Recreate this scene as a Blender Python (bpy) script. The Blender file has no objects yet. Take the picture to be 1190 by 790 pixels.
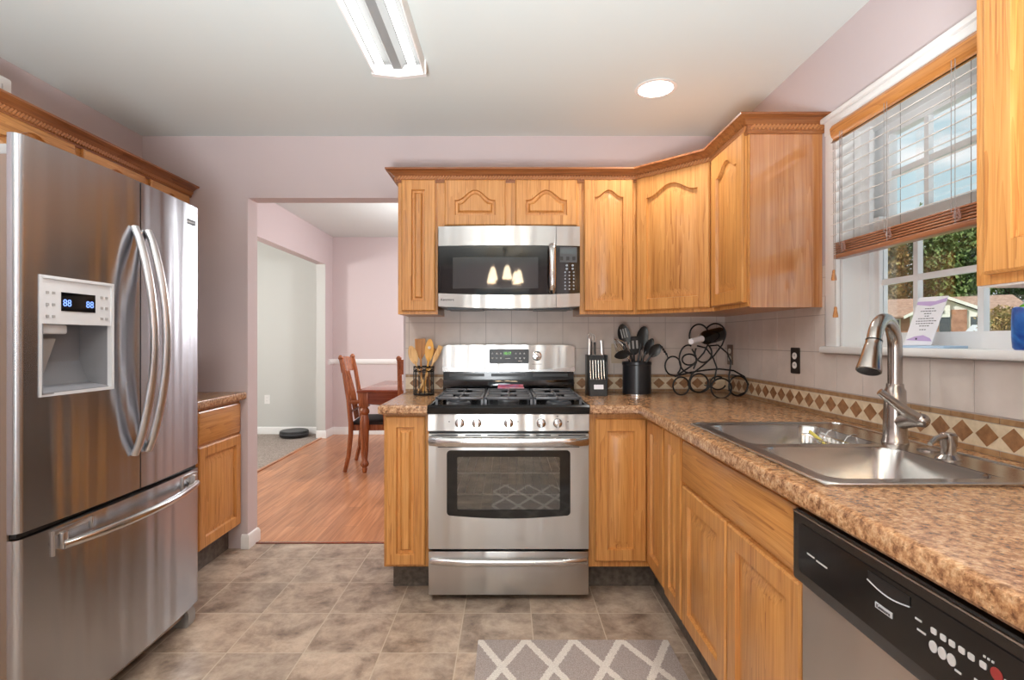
import bpy, bmesh, math, random
from mathutils import Vector, Matrix, noise as mnoise

S = bpy.context.scene
COL = S.collection
# ------------------------------------------------------------------ camera
H = 1.24          # camera height
F = 612.0         # focal length in pixels of the 1190 wide frame
cam_d = bpy.data.cameras.new('camera')
cam_d.sensor_fit = 'HORIZONTAL'; cam_d.sensor_width = 36.0
cam_d.lens = 36.0 * F / 1190.0
cam_d.shift_x = 4.0 / 1190.0
cam_d.clip_start = 0.05; cam_d.clip_end = 500
cam = bpy.data.objects.new('camera', cam_d); COL.objects.link(cam)
cam.location = (0, 0, H); cam.rotation_euler = (math.pi/2, 0, 0)
S.camera = cam
# ------------------------------------------------------------------ colour management
vs = S.view_settings
S.display_settings.display_device = 'sRGB'
vs.view_transform = 'Standard'; vs.look = 'None'; vs.gamma = 1.0; vs.use_curve_mapping = False
vs.exposure = 0.18
try:
    S.cycles.use_denoising = True
    S.cycles.max_bounces = 10; S.cycles.diffuse_bounces = 5; S.cycles.glossy_bounces = 5
    S.cycles.transparent_max_bounces = 12
    S.cycles.caustics_reflective = False; S.cycles.caustics_refractive = False
    S.cycles.sample_clamp_indirect = 6.0
except Exception:
    pass
# ------------------------------------------------------------------ sky
W = bpy.data.worlds.new('sky'); S.world = W; W.use_nodes = True
wn = W.node_tree.nodes; wl = W.node_tree.links
bg = wn['Background']
tc = wn.new('ShaderNodeTexCoord'); sp = wn.new('ShaderNodeSeparateXYZ')
wl.new(tc.outputs['Generated'], sp.inputs[0])
rp = wn.new('ShaderNodeValToRGB')
rp.color_ramp.elements[0].position = 0.0; rp.color_ramp.elements[0].color = (0.80, 0.86, 0.88, 1)
rp.color_ramp.elements[1].position = 0.6; rp.color_ramp.elements[1].color = (0.30, 0.54, 0.66, 1)
e = rp.color_ramp.elements.new(0.2); e.color = (0.50, 0.68, 0.74, 1)
wl.new(sp.outputs[2], rp.inputs[0])
nz = wn.new('ShaderNodeTexNoise'); nz.inputs['Scale'].default_value = 5.0; nz.inputs['Detail'].default_value = 6
mp = wn.new('ShaderNodeMapping'); mp.inputs['Scale'].default_value = (1, 1, 3)
wl.new(tc.outputs['Generated'], mp.inputs[0]); wl.new(mp.outputs[0], nz.inputs['Vector'])
r2 = wn.new('ShaderNodeValToRGB'); r2.color_ramp.elements[0].position = 0.48; r2.color_ramp.elements[1].position = 0.68
wl.new(nz.outputs[0], r2.inputs[0])
mx = wn.new('ShaderNodeMixRGB'); mx.inputs[2].default_value = (0.95, 0.96, 0.96, 1)
wl.new(r2.outputs[0], mx.inputs[0]); wl.new(rp.outputs[0], mx.inputs[1]); wl.new(mx.outputs[0], bg.inputs[0])
bg.inputs[1].default_value = 1.0
# ------------------------------------------------------------------ sun, flash, room lamps and added fill
def lamp(name, kind, loc, energy, color=(1, 1, 1), rot=(0, 0, 0), **kw):
    d = bpy.data.lights.new(name, kind); d.energy = energy; d.color = color
    for k, v in kw.items(): setattr(d, k, v)
    o = bpy.data.objects.new(name, d); COL.objects.link(o); o.location = loc; o.rotation_euler = rot
    return o
PI_ = math.pi
SUN = lamp('sun', 'SUN', (0, 0, 30), 4.6, (1, 0.95, 0.86), angle=0.01)
SUN.rotation_euler = Vector((0.8, -0.05, -0.6)).to_track_quat('-Z', 'Y').to_euler()
TUBE_EMIT = 3.5          # fluorescent tubes
DOWNLIGHT = 26.0          # each recessed can (W)
lamp('bounce_flash', 'SPOT', (-.25, -.35, .85), 340, (.91, .965, 1), rot=(PI_, 0, 0), spot_size=2.7, spot_blend=.35, shadow_soft_size=.25)
FL2 = lamp('bounce_flash', 'SPOT', (-.2, -.35, 1.0), 90, (.92, .965, 1), spot_size=1.75, spot_blend=1.0, shadow_soft_size=.3)  # second spot, added out of view to brighten the far ceiling
FL2.rotation_euler = Vector((.25, 3.0, 1.45)).to_track_quat('-Z', 'Y').to_euler()
for xy in ((-.35, .5), (-1.05, 1.55)): lamp('downlight', 'SPOT', (xy[0], xy[1], 2.43), 46, (1, .985, .965), spot_size=2.5, spot_blend=.6, shadow_soft_size=.08)  # added fill spots above the view, with no fixtures behind them
lamp('dining_room_fill', 'POINT', (-0.3, 5.2, 1.95), 82, (.97, 0.98, 1), shadow_soft_size=0.18)  # unseen fill, added in place of window light in the dining room
lamp('living_room_fill', 'POINT', (-3.7, 4.6, 1.9), 95, (1, 0.99, 0.96), shadow_soft_size=0.18)  # unseen fill, added to brighten the living room wall

# ------------------------------------------------------------------ helpers
PI = math.pi
def srgb(r, g, b):
    f = lambda c: (c/255/12.92 if c/255 <= 0.04045 else ((c/255+0.055)/1.055)**2.4)
    return (f(r), f(g), f(b), 1.0)

class MB:
    """collects shapes given in room coordinates; build() links them as one mesh"""
    def __init__(s): s.v = []; s.f = []; s.m = []; s.cur = 0
    def mat(s, i): s.cur = i; return s
    def add(s, vs, fs):
        b = len(s.v); s.v += [tuple(p) for p in vs]
        for f in fs: s.f.append(tuple(i+b for i in f)); s.m.append(s.cur)
        return s
    def box(s, x0, x1, y0, y1, z0, z1, bev=0.0):
        x0, x1 = sorted((x0, x1)); y0, y1 = sorted((y0, y1)); z0, z1 = sorted((z0, z1))
        if bev <= 0:
            s.add([(x0,y0,z0),(x1,y0,z0),(x1,y1,z0),(x0,y1,z0),(x0,y0,z1),(x1,y0,z1),(x1,y1,z1),(x0,y1,z1)],
                  [(0,3,2,1),(4,5,6,7),(0,1,5,4),(1,2,6,5),(2,3,7,6),(3,0,4,7)])
            return s
        bm = bmesh.new(); bmesh.ops.create_cube(bm, size=1)
        for v in bm.verts:
            v.co = Vector(((x0+x1)/2+v.co.x*(x1-x0), (y0+y1)/2+v.co.y*(y1-y0), (z0+z1)/2+v.co.z*(z1-z0)))
        bmesh.ops.bevel(bm, geom=list(bm.edges), offset=min(bev, 0.49*min(x1-x0, y1-y0, z1-z0)), segments=2, affect='EDGES', profile=0.5)
        return s.bm(bm)
    def bm(s, bm, mtx=None):
        bm.verts.ensure_lookup_table(); bm.verts.index_update()
        s.add([(mtx @ v.co) if mtx else v.co.copy() for v in bm.verts], [[v.index for v in f.verts] for f in bm.faces])
        bm.free(); return s
    def obox(s, c, ax, ay, az, hx, hy, hz):
        c = Vector(c); ax = Vector(ax).normalized(); ay = Vector(ay).normalized(); az = Vector(az).normalized()
        P = [c+ax*(hx*i)+ay*(hy*j)+az*(hz*k) for k in (-1,1) for (i,j) in ((-1,-1),(1,-1),(1,1),(-1,1))]
        return s.add(P, [(0,3,2,1),(4,5,6,7),(0,1,5,4),(1,2,6,5),(2,3,7,6),(3,0,4,7)])
    def prism(s, poly, mk, a, b):
        """poly: 2d points; mk(u,v,d) -> 3d point"""
        n = len(poly)
        P = [mk(u, v, a) for u, v in poly] + [mk(u, v, b) for u, v in poly]
        return s.add(P, [tuple(range(n-1,-1,-1)), tuple(range(n, 2*n))] + [(i, (i+1)%n, n+(i+1)%n, n+i) for i in range(n)])
    def tube(s, pts, r, seg=8, closed=False, caps=True, ry=None, up=None):
        pts = [Vector(p) for p in pts]; n = len(pts)
        R = r if isinstance(r, (list, tuple)) else [r]*n
        T = []
        for i in range(n):
            a = pts[(i-1) % n] if (closed or i > 0) else pts[i]
            b = pts[(i+1) % n] if (closed or i < n-1) else pts[i]
            t = (b-a); T.append(t.normalized() if t.length > 1e-9 else Vector((0,0,1)))
        u0 = Vector(up) if up else (Vector((0,0,1)) if abs(T[0].z) < 0.9 else Vector((1,0,0)))
        N = (u0 - T[0]*u0.dot(T[0])).normalized()
        V = []
        for i in range(n):
            N = (N - T[i]*N.dot(T[i]))
            N = N.normalized() if N.length > 1e-6 else Vector((1,0,0))
            B = T[i].cross(N)
            for k in range(seg):
                a = 2*PI*k/seg
                V.append(pts[i] + N*(math.cos(a)*R[i]) + B*(math.sin(a)*(R[i]*(ry if ry else 1.0))))
        Fc = []
        for i in range(n if closed else n-1):
            j = (i+1) % n
            for k in range(seg):
                Fc.append((i*seg+k, i*seg+(k+1)%seg, j*seg+(k+1)%seg, j*seg+k))
        if caps and not closed:
            Fc.append(tuple(range(seg-1,-1,-1))); Fc.append(tuple((n-1)*seg+k for k in range(seg)))
        return s.add(V, Fc)
    def lathe(s, prof, c, seg=20, axis=(0,0,1), start=None):
        """prof: (r, h) along axis from c"""
        c = Vector(c); A = Vector(axis).normalized()
        X = (Vector((1,0,0)) if abs(A.x) < 0.9 else Vector((0,1,0))); X = (X - A*X.dot(A)).normalized(); Y = A.cross(X)
        V = []; Fc = []
        for r, h in prof:
            for k in range(seg):
                a = 2*PI*k/seg
                V.append(c + A*h + X*(r*math.cos(a)) + Y*(r*math.sin(a)))
        for i in range(len(prof)-1):
            for k in range(seg):
                Fc.append((i*seg+k, i*seg+(k+1)%seg, (i+1)*seg+(k+1)%seg, (i+1)*seg+k))
        if prof[0][0] > 1e-4: Fc.append(tuple(range(seg-1,-1,-1)))
        if prof[-1][0] > 1e-4: Fc.append(tuple((len(prof)-1)*seg+k for k in range(seg)))
        return s.add(V, Fc)
    def sphere(s, c, rx, ry=None, rz=None, seg=14, rings=8, rot=None):
        ry = ry or rx; rz = rz or rx; V = []; c = Vector(c)
        for i in range(rings+1):
            th = PI*i/rings
            for k in range(seg):
                a = 2*PI*k/seg
                p = Vector((rx*math.sin(th)*math.cos(a), ry*math.sin(th)*math.sin(a), -rz*math.cos(th)))
                if rot: p = rot @ p
                V.append(c+p)
        return s.add(V, [(i*seg+k, i*seg+(k+1)%seg, (i+1)*seg+(k+1)%seg, (i+1)*seg+k) for i in range(rings) for k in range(seg)])
    def sweep(s, prof, path, closed_prof=True):
        """prof: (out, z) pairs; path: (x, y) pairs, out = right-hand normal of travel, mitred"""
        P = [Vector(p) for p in path]; n = len(P); V = []
        for i in range(n):
            d0 = (P[i]-P[i-1]).normalized() if i > 0 else None
            d1 = (P[i+1]-P[i]).normalized() if i < n-1 else None
            n0 = Vector((d0.y, -d0.x)) if d0 else None; n1 = Vector((d1.y, -d1.x)) if d1 else None
            if n0 and n1:
                m = (n0+n1).normalized(); m = m / max(0.2, m.dot(n0))
            else: m = n0 or n1
            for o, z in prof: V.append((P[i].x+m.x*o, P[i].y+m.y*o, z))
        k = len(prof); Fc = []
        for i in range(n-1):
            for j in range(k if closed_prof else k-1):
                Fc.append((i*k+j, i*k+(j+1)%k, (i+1)*k+(j+1)%k, (i+1)*k+j))
        if closed_prof:
            Fc.append(tuple(range(k-1,-1,-1))); Fc.append(tuple((n-1)*k+j for j in range(k)))
        return s.add(V, Fc)
    def panel(s, xs, zlo, zhi, yf, yb):
        """solid facing -Y, with curved lower/upper edge and bowed front"""
        n = len(xs); V = []
        for x in xs:
            V += [(x, yf(x), zlo(x)), (x, yf(x), zhi(x)), (x, yb, zhi(x)), (x, yb, zlo(x))]
        Fc = []
        for i in range(n-1):
            a, b = i*4, i*4+4
            for j in range(4): Fc.append((a+j, a+(j+1)%4, b+(j+1)%4, b+j))
        Fc.append((0,1,2,3)); Fc.append((4*n-1,4*n-2,4*n-3,4*n-4))
        return s.add(V, Fc)
    def build(s, name, mats, parent=None, loc=None, smooth=True, ang=35):
        off = Vector((0,0,0)); base = None
        if parent is not None:
            p = parent
            while p is not None: off += p.location; p = p.parent
        elif loc == 'auto':
            xs = [v[0] for v in s.v]; ys = [v[1] for v in s.v]; zs = [v[2] for v in s.v]
            base = Vector(((min(xs)+max(xs))/2, (min(ys)+max(ys))/2, min(zs))); off = base
        elif loc is not None:
            base = Vector(loc); off = base
        me = bpy.data.meshes.new(name)
        me.from_pydata([Vector(v)-off for v in s.v], [], s.f)
        if not isinstance(mats, (list, tuple)): mats = [mats]
        for m in mats: me.materials.append(m)
        me.polygons.foreach_set('material_index', s.m)
        bm = bmesh.new(); bm.from_mesh(me)
        bmesh.ops.recalc_face_normals(bm, faces=list(bm.faces))
        ca = math.radians(ang)
        for f in bm.faces: f.smooth = smooth
        for e in bm.edges:
            if len(e.link_faces) == 2: e.smooth = e.calc_face_angle(0) < ca
        bm.to_mesh(me); bm.free(); me.update()
        o = bpy.data.objects.new(name, me); COL.objects.link(o)
        if parent is not None: o.parent = parent
        elif base is not None: o.location = base
        return o

def tag(o, label, cat, group=None, kind=None):
    if label: o['label'] = label
    if cat: o['category'] = cat
    if group: o['group'] = group
    if kind: o['kind'] = kind
    return o
def thing(name, label, cat, loc, group=None):
    o = bpy.data.objects.new(name, None); COL.objects.link(o); o.location = loc; o.empty_display_size = 0.05
    return tag(o, label, cat, group)
def struct(name, mb, mats, label=None, cat=None, **kw):
    o = mb.build(name, mats, **kw); o['kind'] = 'structure'
    if label: o['label'] = label
    if cat: o['category'] = cat
    return o
def rrect(x0, x1, y0, y1, r, n=4):
    P = []
    for cx, cy, a0 in ((x1-r, y0+r, -90), (x1-r, y1-r, 0), (x0+r, y1-r, 90), (x0+r, y0+r, 180)):
        for i in range(n+1):
            a = math.radians(a0+90*i/n); P.append((cx+r*math.cos(a), cy+r*math.sin(a)))
    return P
def lin(a, b, n): return [a+(b-a)*i/n for i in range(n+1)]
def text(name, body, size, loc, rot, mat, parent, align='CENTER', depth=0.0004):
    c = bpy.data.curves.new(name, 'FONT'); c.body = body; c.size = size; c.align_x = align; c.align_y = 'CENTER'
    c.extrude = depth; c.materials.append(mat)
    o = bpy.data.objects.new(name, c); COL.objects.link(o); o.rotation_euler = rot
    bpy.context.view_layer.update()
    me = bpy.data.meshes.new_from_object(o.evaluated_get(bpy.context.evaluated_depsgraph_get())); me.name = name
    bpy.data.objects.remove(o); bpy.data.curves.remove(c)
    o = bpy.data.objects.new(name, me); COL.objects.link(o); o.rotation_euler = rot
    off = Vector((0,0,0)); p = parent
    while p is not None: off += p.location; p = p.parent
    o.parent = parent; o.location = Vector(loc)-off
    return o

# ------------------------------------------------------------------ materials
def nmat(name):
    m = bpy.data.materials.new(name); m.use_nodes = True
    t = m.node_tree; return m, t.nodes, t.links, t.nodes['Principled BSDF']
def plain(name, col, rough=0.5, metal=0.0, spec=0.5, coat=0.0, emit=None, es=0.0, noise=0.0, nscale=30, bump=0.0, trans=0.0):
    m, n, l, b = nmat(name)
    b.inputs['Base Color'].default_value = col; b.inputs['Roughness'].default_value = rough
    b.inputs['Metallic'].default_value = metal; b.inputs['Specular IOR Level'].default_value = spec
    b.inputs['Coat Weight'].default_value = coat; b.inputs['Coat Roughness'].default_value = 0.08
    if emit: b.inputs['Emission Color'].default_value = emit; b.inputs['Emission Strength'].default_value = es
    if trans: b.inputs['Transmission Weight'].default_value = trans
    if noise or bump:
        tc = n.new('ShaderNodeTexCoord'); z = n.new('ShaderNodeTexNoise'); z.inputs['Scale'].default_value = nscale; z.inputs['Detail'].default_value = 5
        l.new(tc.outputs['Object'], z.inputs['Vector'])
        if noise:
            mx = n.new('ShaderNodeMixRGB'); mx.blend_type = 'MULTIPLY'; mx.inputs[0].default_value = 1
            mx.inputs[1].default_value = col
            rp = n.new('ShaderNodeValToRGB'); lo = 1-noise; hi = 1+noise*0.5
            rp.color_ramp.elements[0].position = 0.3; rp.color_ramp.elements[1].position = 0.7
            rp.color_ramp.elements[0].color = (lo, lo, lo, 1); rp.color_ramp.elements[1].color = (hi, hi, hi, 1)
            l.new(z.outputs[0], rp.inputs[0]); l.new(rp.outputs[0], mx.inputs[2]); l.new(mx.outputs[0], b.inputs['Base Color'])
        if bump:
            bp = n.new('ShaderNodeBump'); bp.inputs['Strength'].default_value = bump; bp.inputs['Distance'].default_value = 0.002
            l.new(z.outputs[0], bp.inputs['Height']); l.new(bp.outputs[0], b.inputs['Normal'])
    return m
def ramp(n, stops):
    rp = n.new('ShaderNodeValToRGB'); els = rp.color_ramp.elements
    els[0].position, els[0].color = stops[0]; els[1].position, els[1].color = stops[-1]
    for p, c in stops[1:-1]:
        e = els.new(p); e.color = c
    return rp
def wood(name, along, dark, mid, light, rough=0.35, coat=0.25, k=1.0):
    """grain runs along axis index `along` of the object's own coordinates"""
    m, n, l, b = nmat(name)
    tc = n.new('ShaderNodeTexCoord'); oi = n.new('ShaderNodeObjectInfo')
    ad = n.new('ShaderNodeVectorMath'); ad.operation = 'ADD'
    ml = n.new('ShaderNodeMath'); ml.operation = 'MULTIPLY'; ml.inputs[1].default_value = 7.0
    l.new(oi.outputs['Random'], ml.inputs[0]); l.new(tc.outputs['Object'], ad.inputs[0]); l.new(ml.outputs[0], ad.inputs[1])
    def nz(across, al, det, dist=0.0):
        mp = n.new('ShaderNodeMapping'); sc = [across*k]*3; sc[along] = al*k; mp.inputs['Scale'].default_value = sc
        z = n.new('ShaderNodeTexNoise'); z.inputs['Scale'].default_value = 1; z.inputs['Detail'].default_value = det; z.inputs['Distortion'].default_value = dist
        l.new(ad.outputs[0], mp.inputs[0]); l.new(mp.outputs[0], z.inputs['Vector']); return z
    a = nz(26, 1.1, 2, 0.5); f = nz(230, 6, 3); g = nz(60, 1.6, 3)
    # cathedral bands from the distorted large noise
    w = n.new('ShaderNodeMath'); w.operation = 'MULTIPLY'; w.inputs[1].default_value = 7.0; l.new(a.outputs[0], w.inputs[0])
    fr = n.new('ShaderNodeMath'); fr.operation = 'FRACT'; l.new(w.outputs[0], fr.inputs[0])
    mxv = n.new('ShaderNodeMix'); mxv.data_type = 'FLOAT'; mxv.inputs[0].default_value = 0.72
    l.new(fr.outputs[0], mxv.inputs[2]); l.new(f.outputs[0], mxv.inputs[3])
    mx2 = n.new('ShaderNodeMix'); mx2.data_type = 'FLOAT'; mx2.inputs[0].default_value = 0.45
    l.new(mxv.outputs[0], mx2.inputs[2]); l.new(g.outputs[0], mx2.inputs[3])
    rp = ramp(n, [(0.30, dark), (0.45, mid), (0.66, light)])
    l.new(mx2.outputs[0], rp.inputs[0]); l.new(rp.outputs[0], b.inputs['Base Color'])
    b.inputs['Roughness'].default_value = rough; b.inputs['Coat Weight'].default_value = coat; b.inputs['Coat Roughness'].default_value = 0.15
    bp = n.new('ShaderNodeBump'); bp.inputs['Strength'].default_value = 0.06; bp.inputs['Distance'].default_value = 0.002
    l.new(f.outputs[0], bp.inputs['Height']); l.new(bp.outputs[0], b.inputs['Normal'])
    return m
def steel(name, col, rough=0.27, aniso=0.75, rot=0.25):
    m, n, l, b = nmat(name)
    b.inputs['Base Color'].default_value = col; b.inputs['Metallic'].default_value = 1.0; b.inputs['Roughness'].default_value = rough
    b.inputs['Anisotropic'].default_value = aniso; b.inputs['Anisotropic Rotation'].default_value = rot
    tg = n.new('ShaderNodeTangent'); tg.direction_type = 'RADIAL'; tg.axis = 'Z'; l.new(tg.outputs[0], b.inputs['Tangent'])
    tc = n.new('ShaderNodeTexCoord'); mp = n.new('ShaderNodeMapping'); mp.inputs['Scale'].default_value = (3, 3, 700)
    z = n.new('ShaderNodeTexNoise'); z.inputs['Scale'].default_value = 1; z.inputs['Detail'].default_value = 2
    l.new(tc.outputs['Object'], mp.inputs[0]); l.new(mp.outputs[0], z.inputs['Vector'])
    m3 = n.new('ShaderNodeMapping'); m3.inputs['Scale'].default_value = (11, 11, .45)      # slight waviness of the sheet
    z3 = n.new('ShaderNodeTexNoise'); z3.inputs['Scale'].default_value = 1; z3.inputs['Detail'].default_value = 1
    l.new(tc.outputs['Object'], m3.inputs[0]); l.new(m3.outputs[0], z3.inputs['Vector'])
    bp = n.new('ShaderNodeBump'); bp.inputs['Strength'].default_value = 0.5; bp.inputs['Distance'].default_value = 0.012
    l.new(z3.outputs[0], bp.inputs['Height']); l.new(bp.outputs[0], b.inputs['Normal'])
    mr = n.new('ShaderNodeMapRange'); mr.inputs[3].default_value = rough*0.8; mr.inputs[4].default_value = rough*1.25
    mr.inputs[3].default_value = rough*.96; mr.inputs[4].default_value = rough*1.05; l.new(z.outputs[0], mr.inputs[0]); l.new(mr.outputs[0], b.inputs['Roughness'])
    return m
def granite(name):
    m, n, l, b = nmat(name)
    tc = n.new('ShaderNodeTexCoord'); v = n.new('ShaderNodeTexVoronoi'); v.inputs['Scale'].default_value = 230
    z = n.new('ShaderNodeTexNoise'); z.inputs['Scale'].default_value = 68; z.inputs['Detail'].default_value = 8; z.inputs['Roughness'].default_value = 0.7
    z2 = n.new('ShaderNodeTexNoise'); z2.inputs['Scale'].default_value = 7; z2.inputs['Detail'].default_value = 3
    for q in (v, z, z2): l.new(tc.outputs['Object'], q.inputs['Vector'])
    rp = ramp(n, [(0.30, srgb(84, 58, 40)), (0.41, srgb(140, 100, 70)), (0.51, srgb(178, 136, 98)), (0.62, srgb(202, 166, 128)), (0.8, srgb(224, 202, 174))])
    l.new(z.outputs[0], rp.inputs[0])
    sx = n.new('ShaderNodeSeparateColor'); l.new(v.outputs['Color'], sx.inputs[0])
    rv = ramp(n, [(0.0, (0.45, 0.40, 0.36, 1)), (0.2, (0.85, 0.82, 0.8, 1)), (0.7, (1.02, 1, 0.98, 1)), (1.0, (1.18, 1.15, 1.1, 1))])
    l.new(sx.outputs[0], rv.inputs[0])
    mx = n.new('ShaderNodeMixRGB'); mx.blend_type = 'MULTIPLY'; mx.inputs[0].default_value = 0.8
    l.new(rp.outputs[0], mx.inputs[1]); l.new(rv.outputs[0], mx.inputs[2])
    m2 = n.new('ShaderNodeMixRGB'); m2.blend_type = 'MULTIPLY'; m2.inputs[0].default_value = 0.5
    r3 = ramp(n, [(0.35, (0.8, 0.72, 0.66, 1)), (0.65, (1.08, 1.06, 1.04, 1))]); l.new(z2.outputs[0], r3.inputs[0])
    l.new(mx.outputs[0], m2.inputs[1]); l.new(r3.outputs[0], m2.inputs[2])
    l.new(m2.outputs[0], b.inputs['Base Color']); b.inputs['Roughness'].default_value = 0.21; b.inputs['Specular IOR Level'].default_value = 0.75
    return m
def tilefloor(name):
    m, n, l, b = nmat(name)
    tc = n.new('ShaderNodeTexCoord'); mp = n.new('ShaderNodeMapping'); mp.inputs['Location'].default_value = (-0.407+30.5, -2.39+30.3, 0)
    l.new(tc.outputs['Object'], mp.inputs[0])
    br = n.new('ShaderNodeTexBrick'); br.offset = 0; br.squash = 1; br.inputs['Scale'].default_value = 1
    br.inputs['Brick Width'].default_value = 0.305; br.inputs['Row Height'].default_value = 0.303
    br.inputs['Mortar Size'].default_value = 0.0024; br.inputs['Mortar Smooth'].default_value = 0.1
    br.inputs['Color1'].default_value = (0.86, 0.86, 0.87, 1); br.inputs['Color2'].default_value = (1.1, 1.08, 1.06, 1); br.inputs['Mortar'].default_value = (1, 1, 1, 1)
    l.new(mp.outputs[0], br.inputs['Vector'])
    z = n.new('ShaderNodeTexNoise'); z.inputs['Scale'].default_value = 6.5; z.inputs['Detail'].default_value = 10; z.inputs['Roughness'].default_value = 0.72; z.inputs['Distortion'].default_value = 0.25
    dv_ = n.new('ShaderNodeVectorMath'); dv_.operation = 'DIVIDE'; dv_.inputs[1].default_value = (0.305, 0.303, 1)
    fl = n.new('ShaderNodeVectorMath'); fl.operation = 'FLOOR'; wn_ = n.new('ShaderNodeTexWhiteNoise'); wn_.noise_dimensions = '3D'
    sc = n.new('ShaderNodeVectorMath'); sc.operation = 'MULTIPLY_ADD'; sc.inputs[1].default_value = (9, 9, 9)
    l.new(mp.outputs[0], dv_.inputs[0]); l.new(dv_.outputs[0], fl.inputs[0]); l.new(fl.outputs[0], wn_.inputs['Vector'])
    l.new(wn_.outputs['Color'], sc.inputs[0]); l.new(tc.outputs['Object'], sc.inputs[2]); l.new(sc.outputs[0], z.inputs['Vector'])
    rp = ramp(n, [(0.30, srgb(98, 82, 72)), (0.42, srgb(146, 126, 110)), (0.53, srgb(176, 156, 138)), (0.70, srgb(206, 188, 168))])
    l.new(z.outputs[0], rp.inputs[0])
    mx = n.new('ShaderNodeMixRGB'); mx.blend_type = 'MULTIPLY'; mx.inputs[0].default_value = 1
    l.new(rp.outputs[0], mx.inputs[1]); l.new(br.outputs['Color'], mx.inputs[2])
    gm = n.new('ShaderNodeMixRGB'); gm.inputs[2].default_value = srgb(192, 176, 155)
    l.new(br.outputs['Fac'], gm.inputs[0]); l.new(mx.outputs[0], gm.inputs[1]); l.new(gm.outputs[0], b.inputs['Base Color'])
    b.inputs['Roughness'].default_value = 0.36
    bp = n.new('ShaderNodeBump'); bp.inputs['Strength'].default_value = 0.25; bp.inputs['Distance'].default_value = 0.003; bp.invert = True
    l.new(br.outputs['Fac'], bp.inputs['Height']); l.new(bp.outputs[0], b.inputs['Normal'])
    return m
def planks(name):
    m, n, l, b = nmat(name)
    tc = n.new('ShaderNodeTexCoord'); mp = n.new('ShaderNodeMapping'); mp.inputs['Rotation'].default_value = (0, 0, PI/2); mp.inputs['Location'].default_value = (20, 20, 0)
    l.new(tc.outputs['Object'], mp.inputs[0])
    br = n.new('ShaderNodeTexBrick'); br.offset = 0.37; br.inputs['Scale'].default_value = 1
    br.inputs['Brick Width'].default_value = 1.1; br.inputs['Row Height'].default_value = 0.095; br.inputs['Mortar Size'].default_value = 0.0009
    br.inputs['Color1'].default_value = (0.82, 0.8, 0.8, 1); br.inputs['Color2'].default_value = (1.12, 1.12, 1.12, 1); br.inputs['Mortar'].default_value = (0.55, 0.5, 0.5, 1)
    l.new(mp.outputs[0], br.inputs['Vector'])
    m2 = n.new('ShaderNodeMapping'); m2.inputs['Scale'].default_value = (45, 2.5, 1); l.new(tc.outputs['Object'], m2.inputs[0])
    z = n.new('ShaderNodeTexNoise'); z.inputs['Scale'].default_value = 1; z.inputs['Detail'].default_value = 5; z.inputs['Distortion'].default_value = 0.6
    l.new(m2.outputs[0], z.inputs['Vector'])
    rp = ramp(n, [(0.25, srgb(152, 96, 62)), (0.5, srgb(186, 125, 86)), (0.75, srgb(206, 148, 108))]); l.new(z.outputs[0], rp.inputs[0])
    mx = n.new('ShaderNodeMixRGB'); mx.blend_type = 'MULTIPLY'; mx.inputs[0].default_value = 1
    l.new(rp.outputs[0], mx.inputs[1]); l.new(br.outputs['Color'], mx.inputs[2]); l.new(mx.outputs[0], b.inputs['Base Color'])
    b.inputs['Roughness'].default_value = 0.3
    return m
def mottled(name, stops, scale, rough=0.5, detail=6, bump=0.0, dist=0.0, stretch=(1,1,1)):
    m, n, l, b = nmat(name)
    tc = n.new('ShaderNodeTexCoord'); mp = n.new('ShaderNodeMapping'); mp.inputs['Scale'].default_value = stretch
    z = n.new('ShaderNodeTexNoise'); z.inputs['Scale'].default_value = scale; z.inputs['Detail'].default_value = detail; z.inputs['Distortion'].default_value = dist
    l.new(tc.outputs['Object'], mp.inputs[0]); l.new(mp.outputs[0], z.inputs['Vector'])
    rp = ramp(n, stops); l.new(z.outputs[0], rp.inputs[0]); l.new(rp.outputs[0], b.inputs['Base Color'])
    b.inputs['Roughness'].default_value = rough
    if bump:
        bp = n.new('ShaderNodeBump'); bp.inputs['Strength'].default_value = bump; bp.inputs['Distance'].default_value = 0.004
        l.new(z.outputs[0], bp.inputs['Height']); l.new(bp.outputs[0], b.inputs['Normal'])
    return m
def tinted_glass(name, tint, base_refl=0.04, rough=0.0, gloss=(1,1,1,1)):
    m, n, l, b = nmat(name); n.remove(b)
    out = n['Material Output']; t = n.new('ShaderNodeBsdfTransparent'); t.inputs[0].default_value = tint
    g = n.new('ShaderNodeBsdfGlossy'); g.inputs['Roughness'].default_value = rough; g.inputs[0].default_value = gloss
    fz = n.new('ShaderNodeFresnel'); fz.inputs[0].default_value = 1.5
    ad = n.new('ShaderNodeMath'); ad.operation = 'ADD'; ad.inputs[1].default_value = base_refl; ad.use_clamp = True
    ge = n.new('ShaderNodeNewGeometry'); mi = n.new('ShaderNodeMix'); mi.data_type = 'FLOAT'
    mi.inputs[2].default_value = 1.5; mi.inputs[3].default_value = 1/1.5      # same film reflection from both faces
    l.new(ge.outputs['Backfacing'], mi.inputs[0]); l.new(mi.outputs[0], fz.inputs[0])
    l.new(fz.outputs[0], ad.inputs[0])
    mx = n.new('ShaderNodeMixShader'); l.new(ad.outputs[0], mx.inputs[0]); l.new(t.outputs[0], mx.inputs[1]); l.new(g.outputs[0], mx.inputs[2])
    l.new(mx.outputs[0], out.inputs[0]); return m
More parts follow.
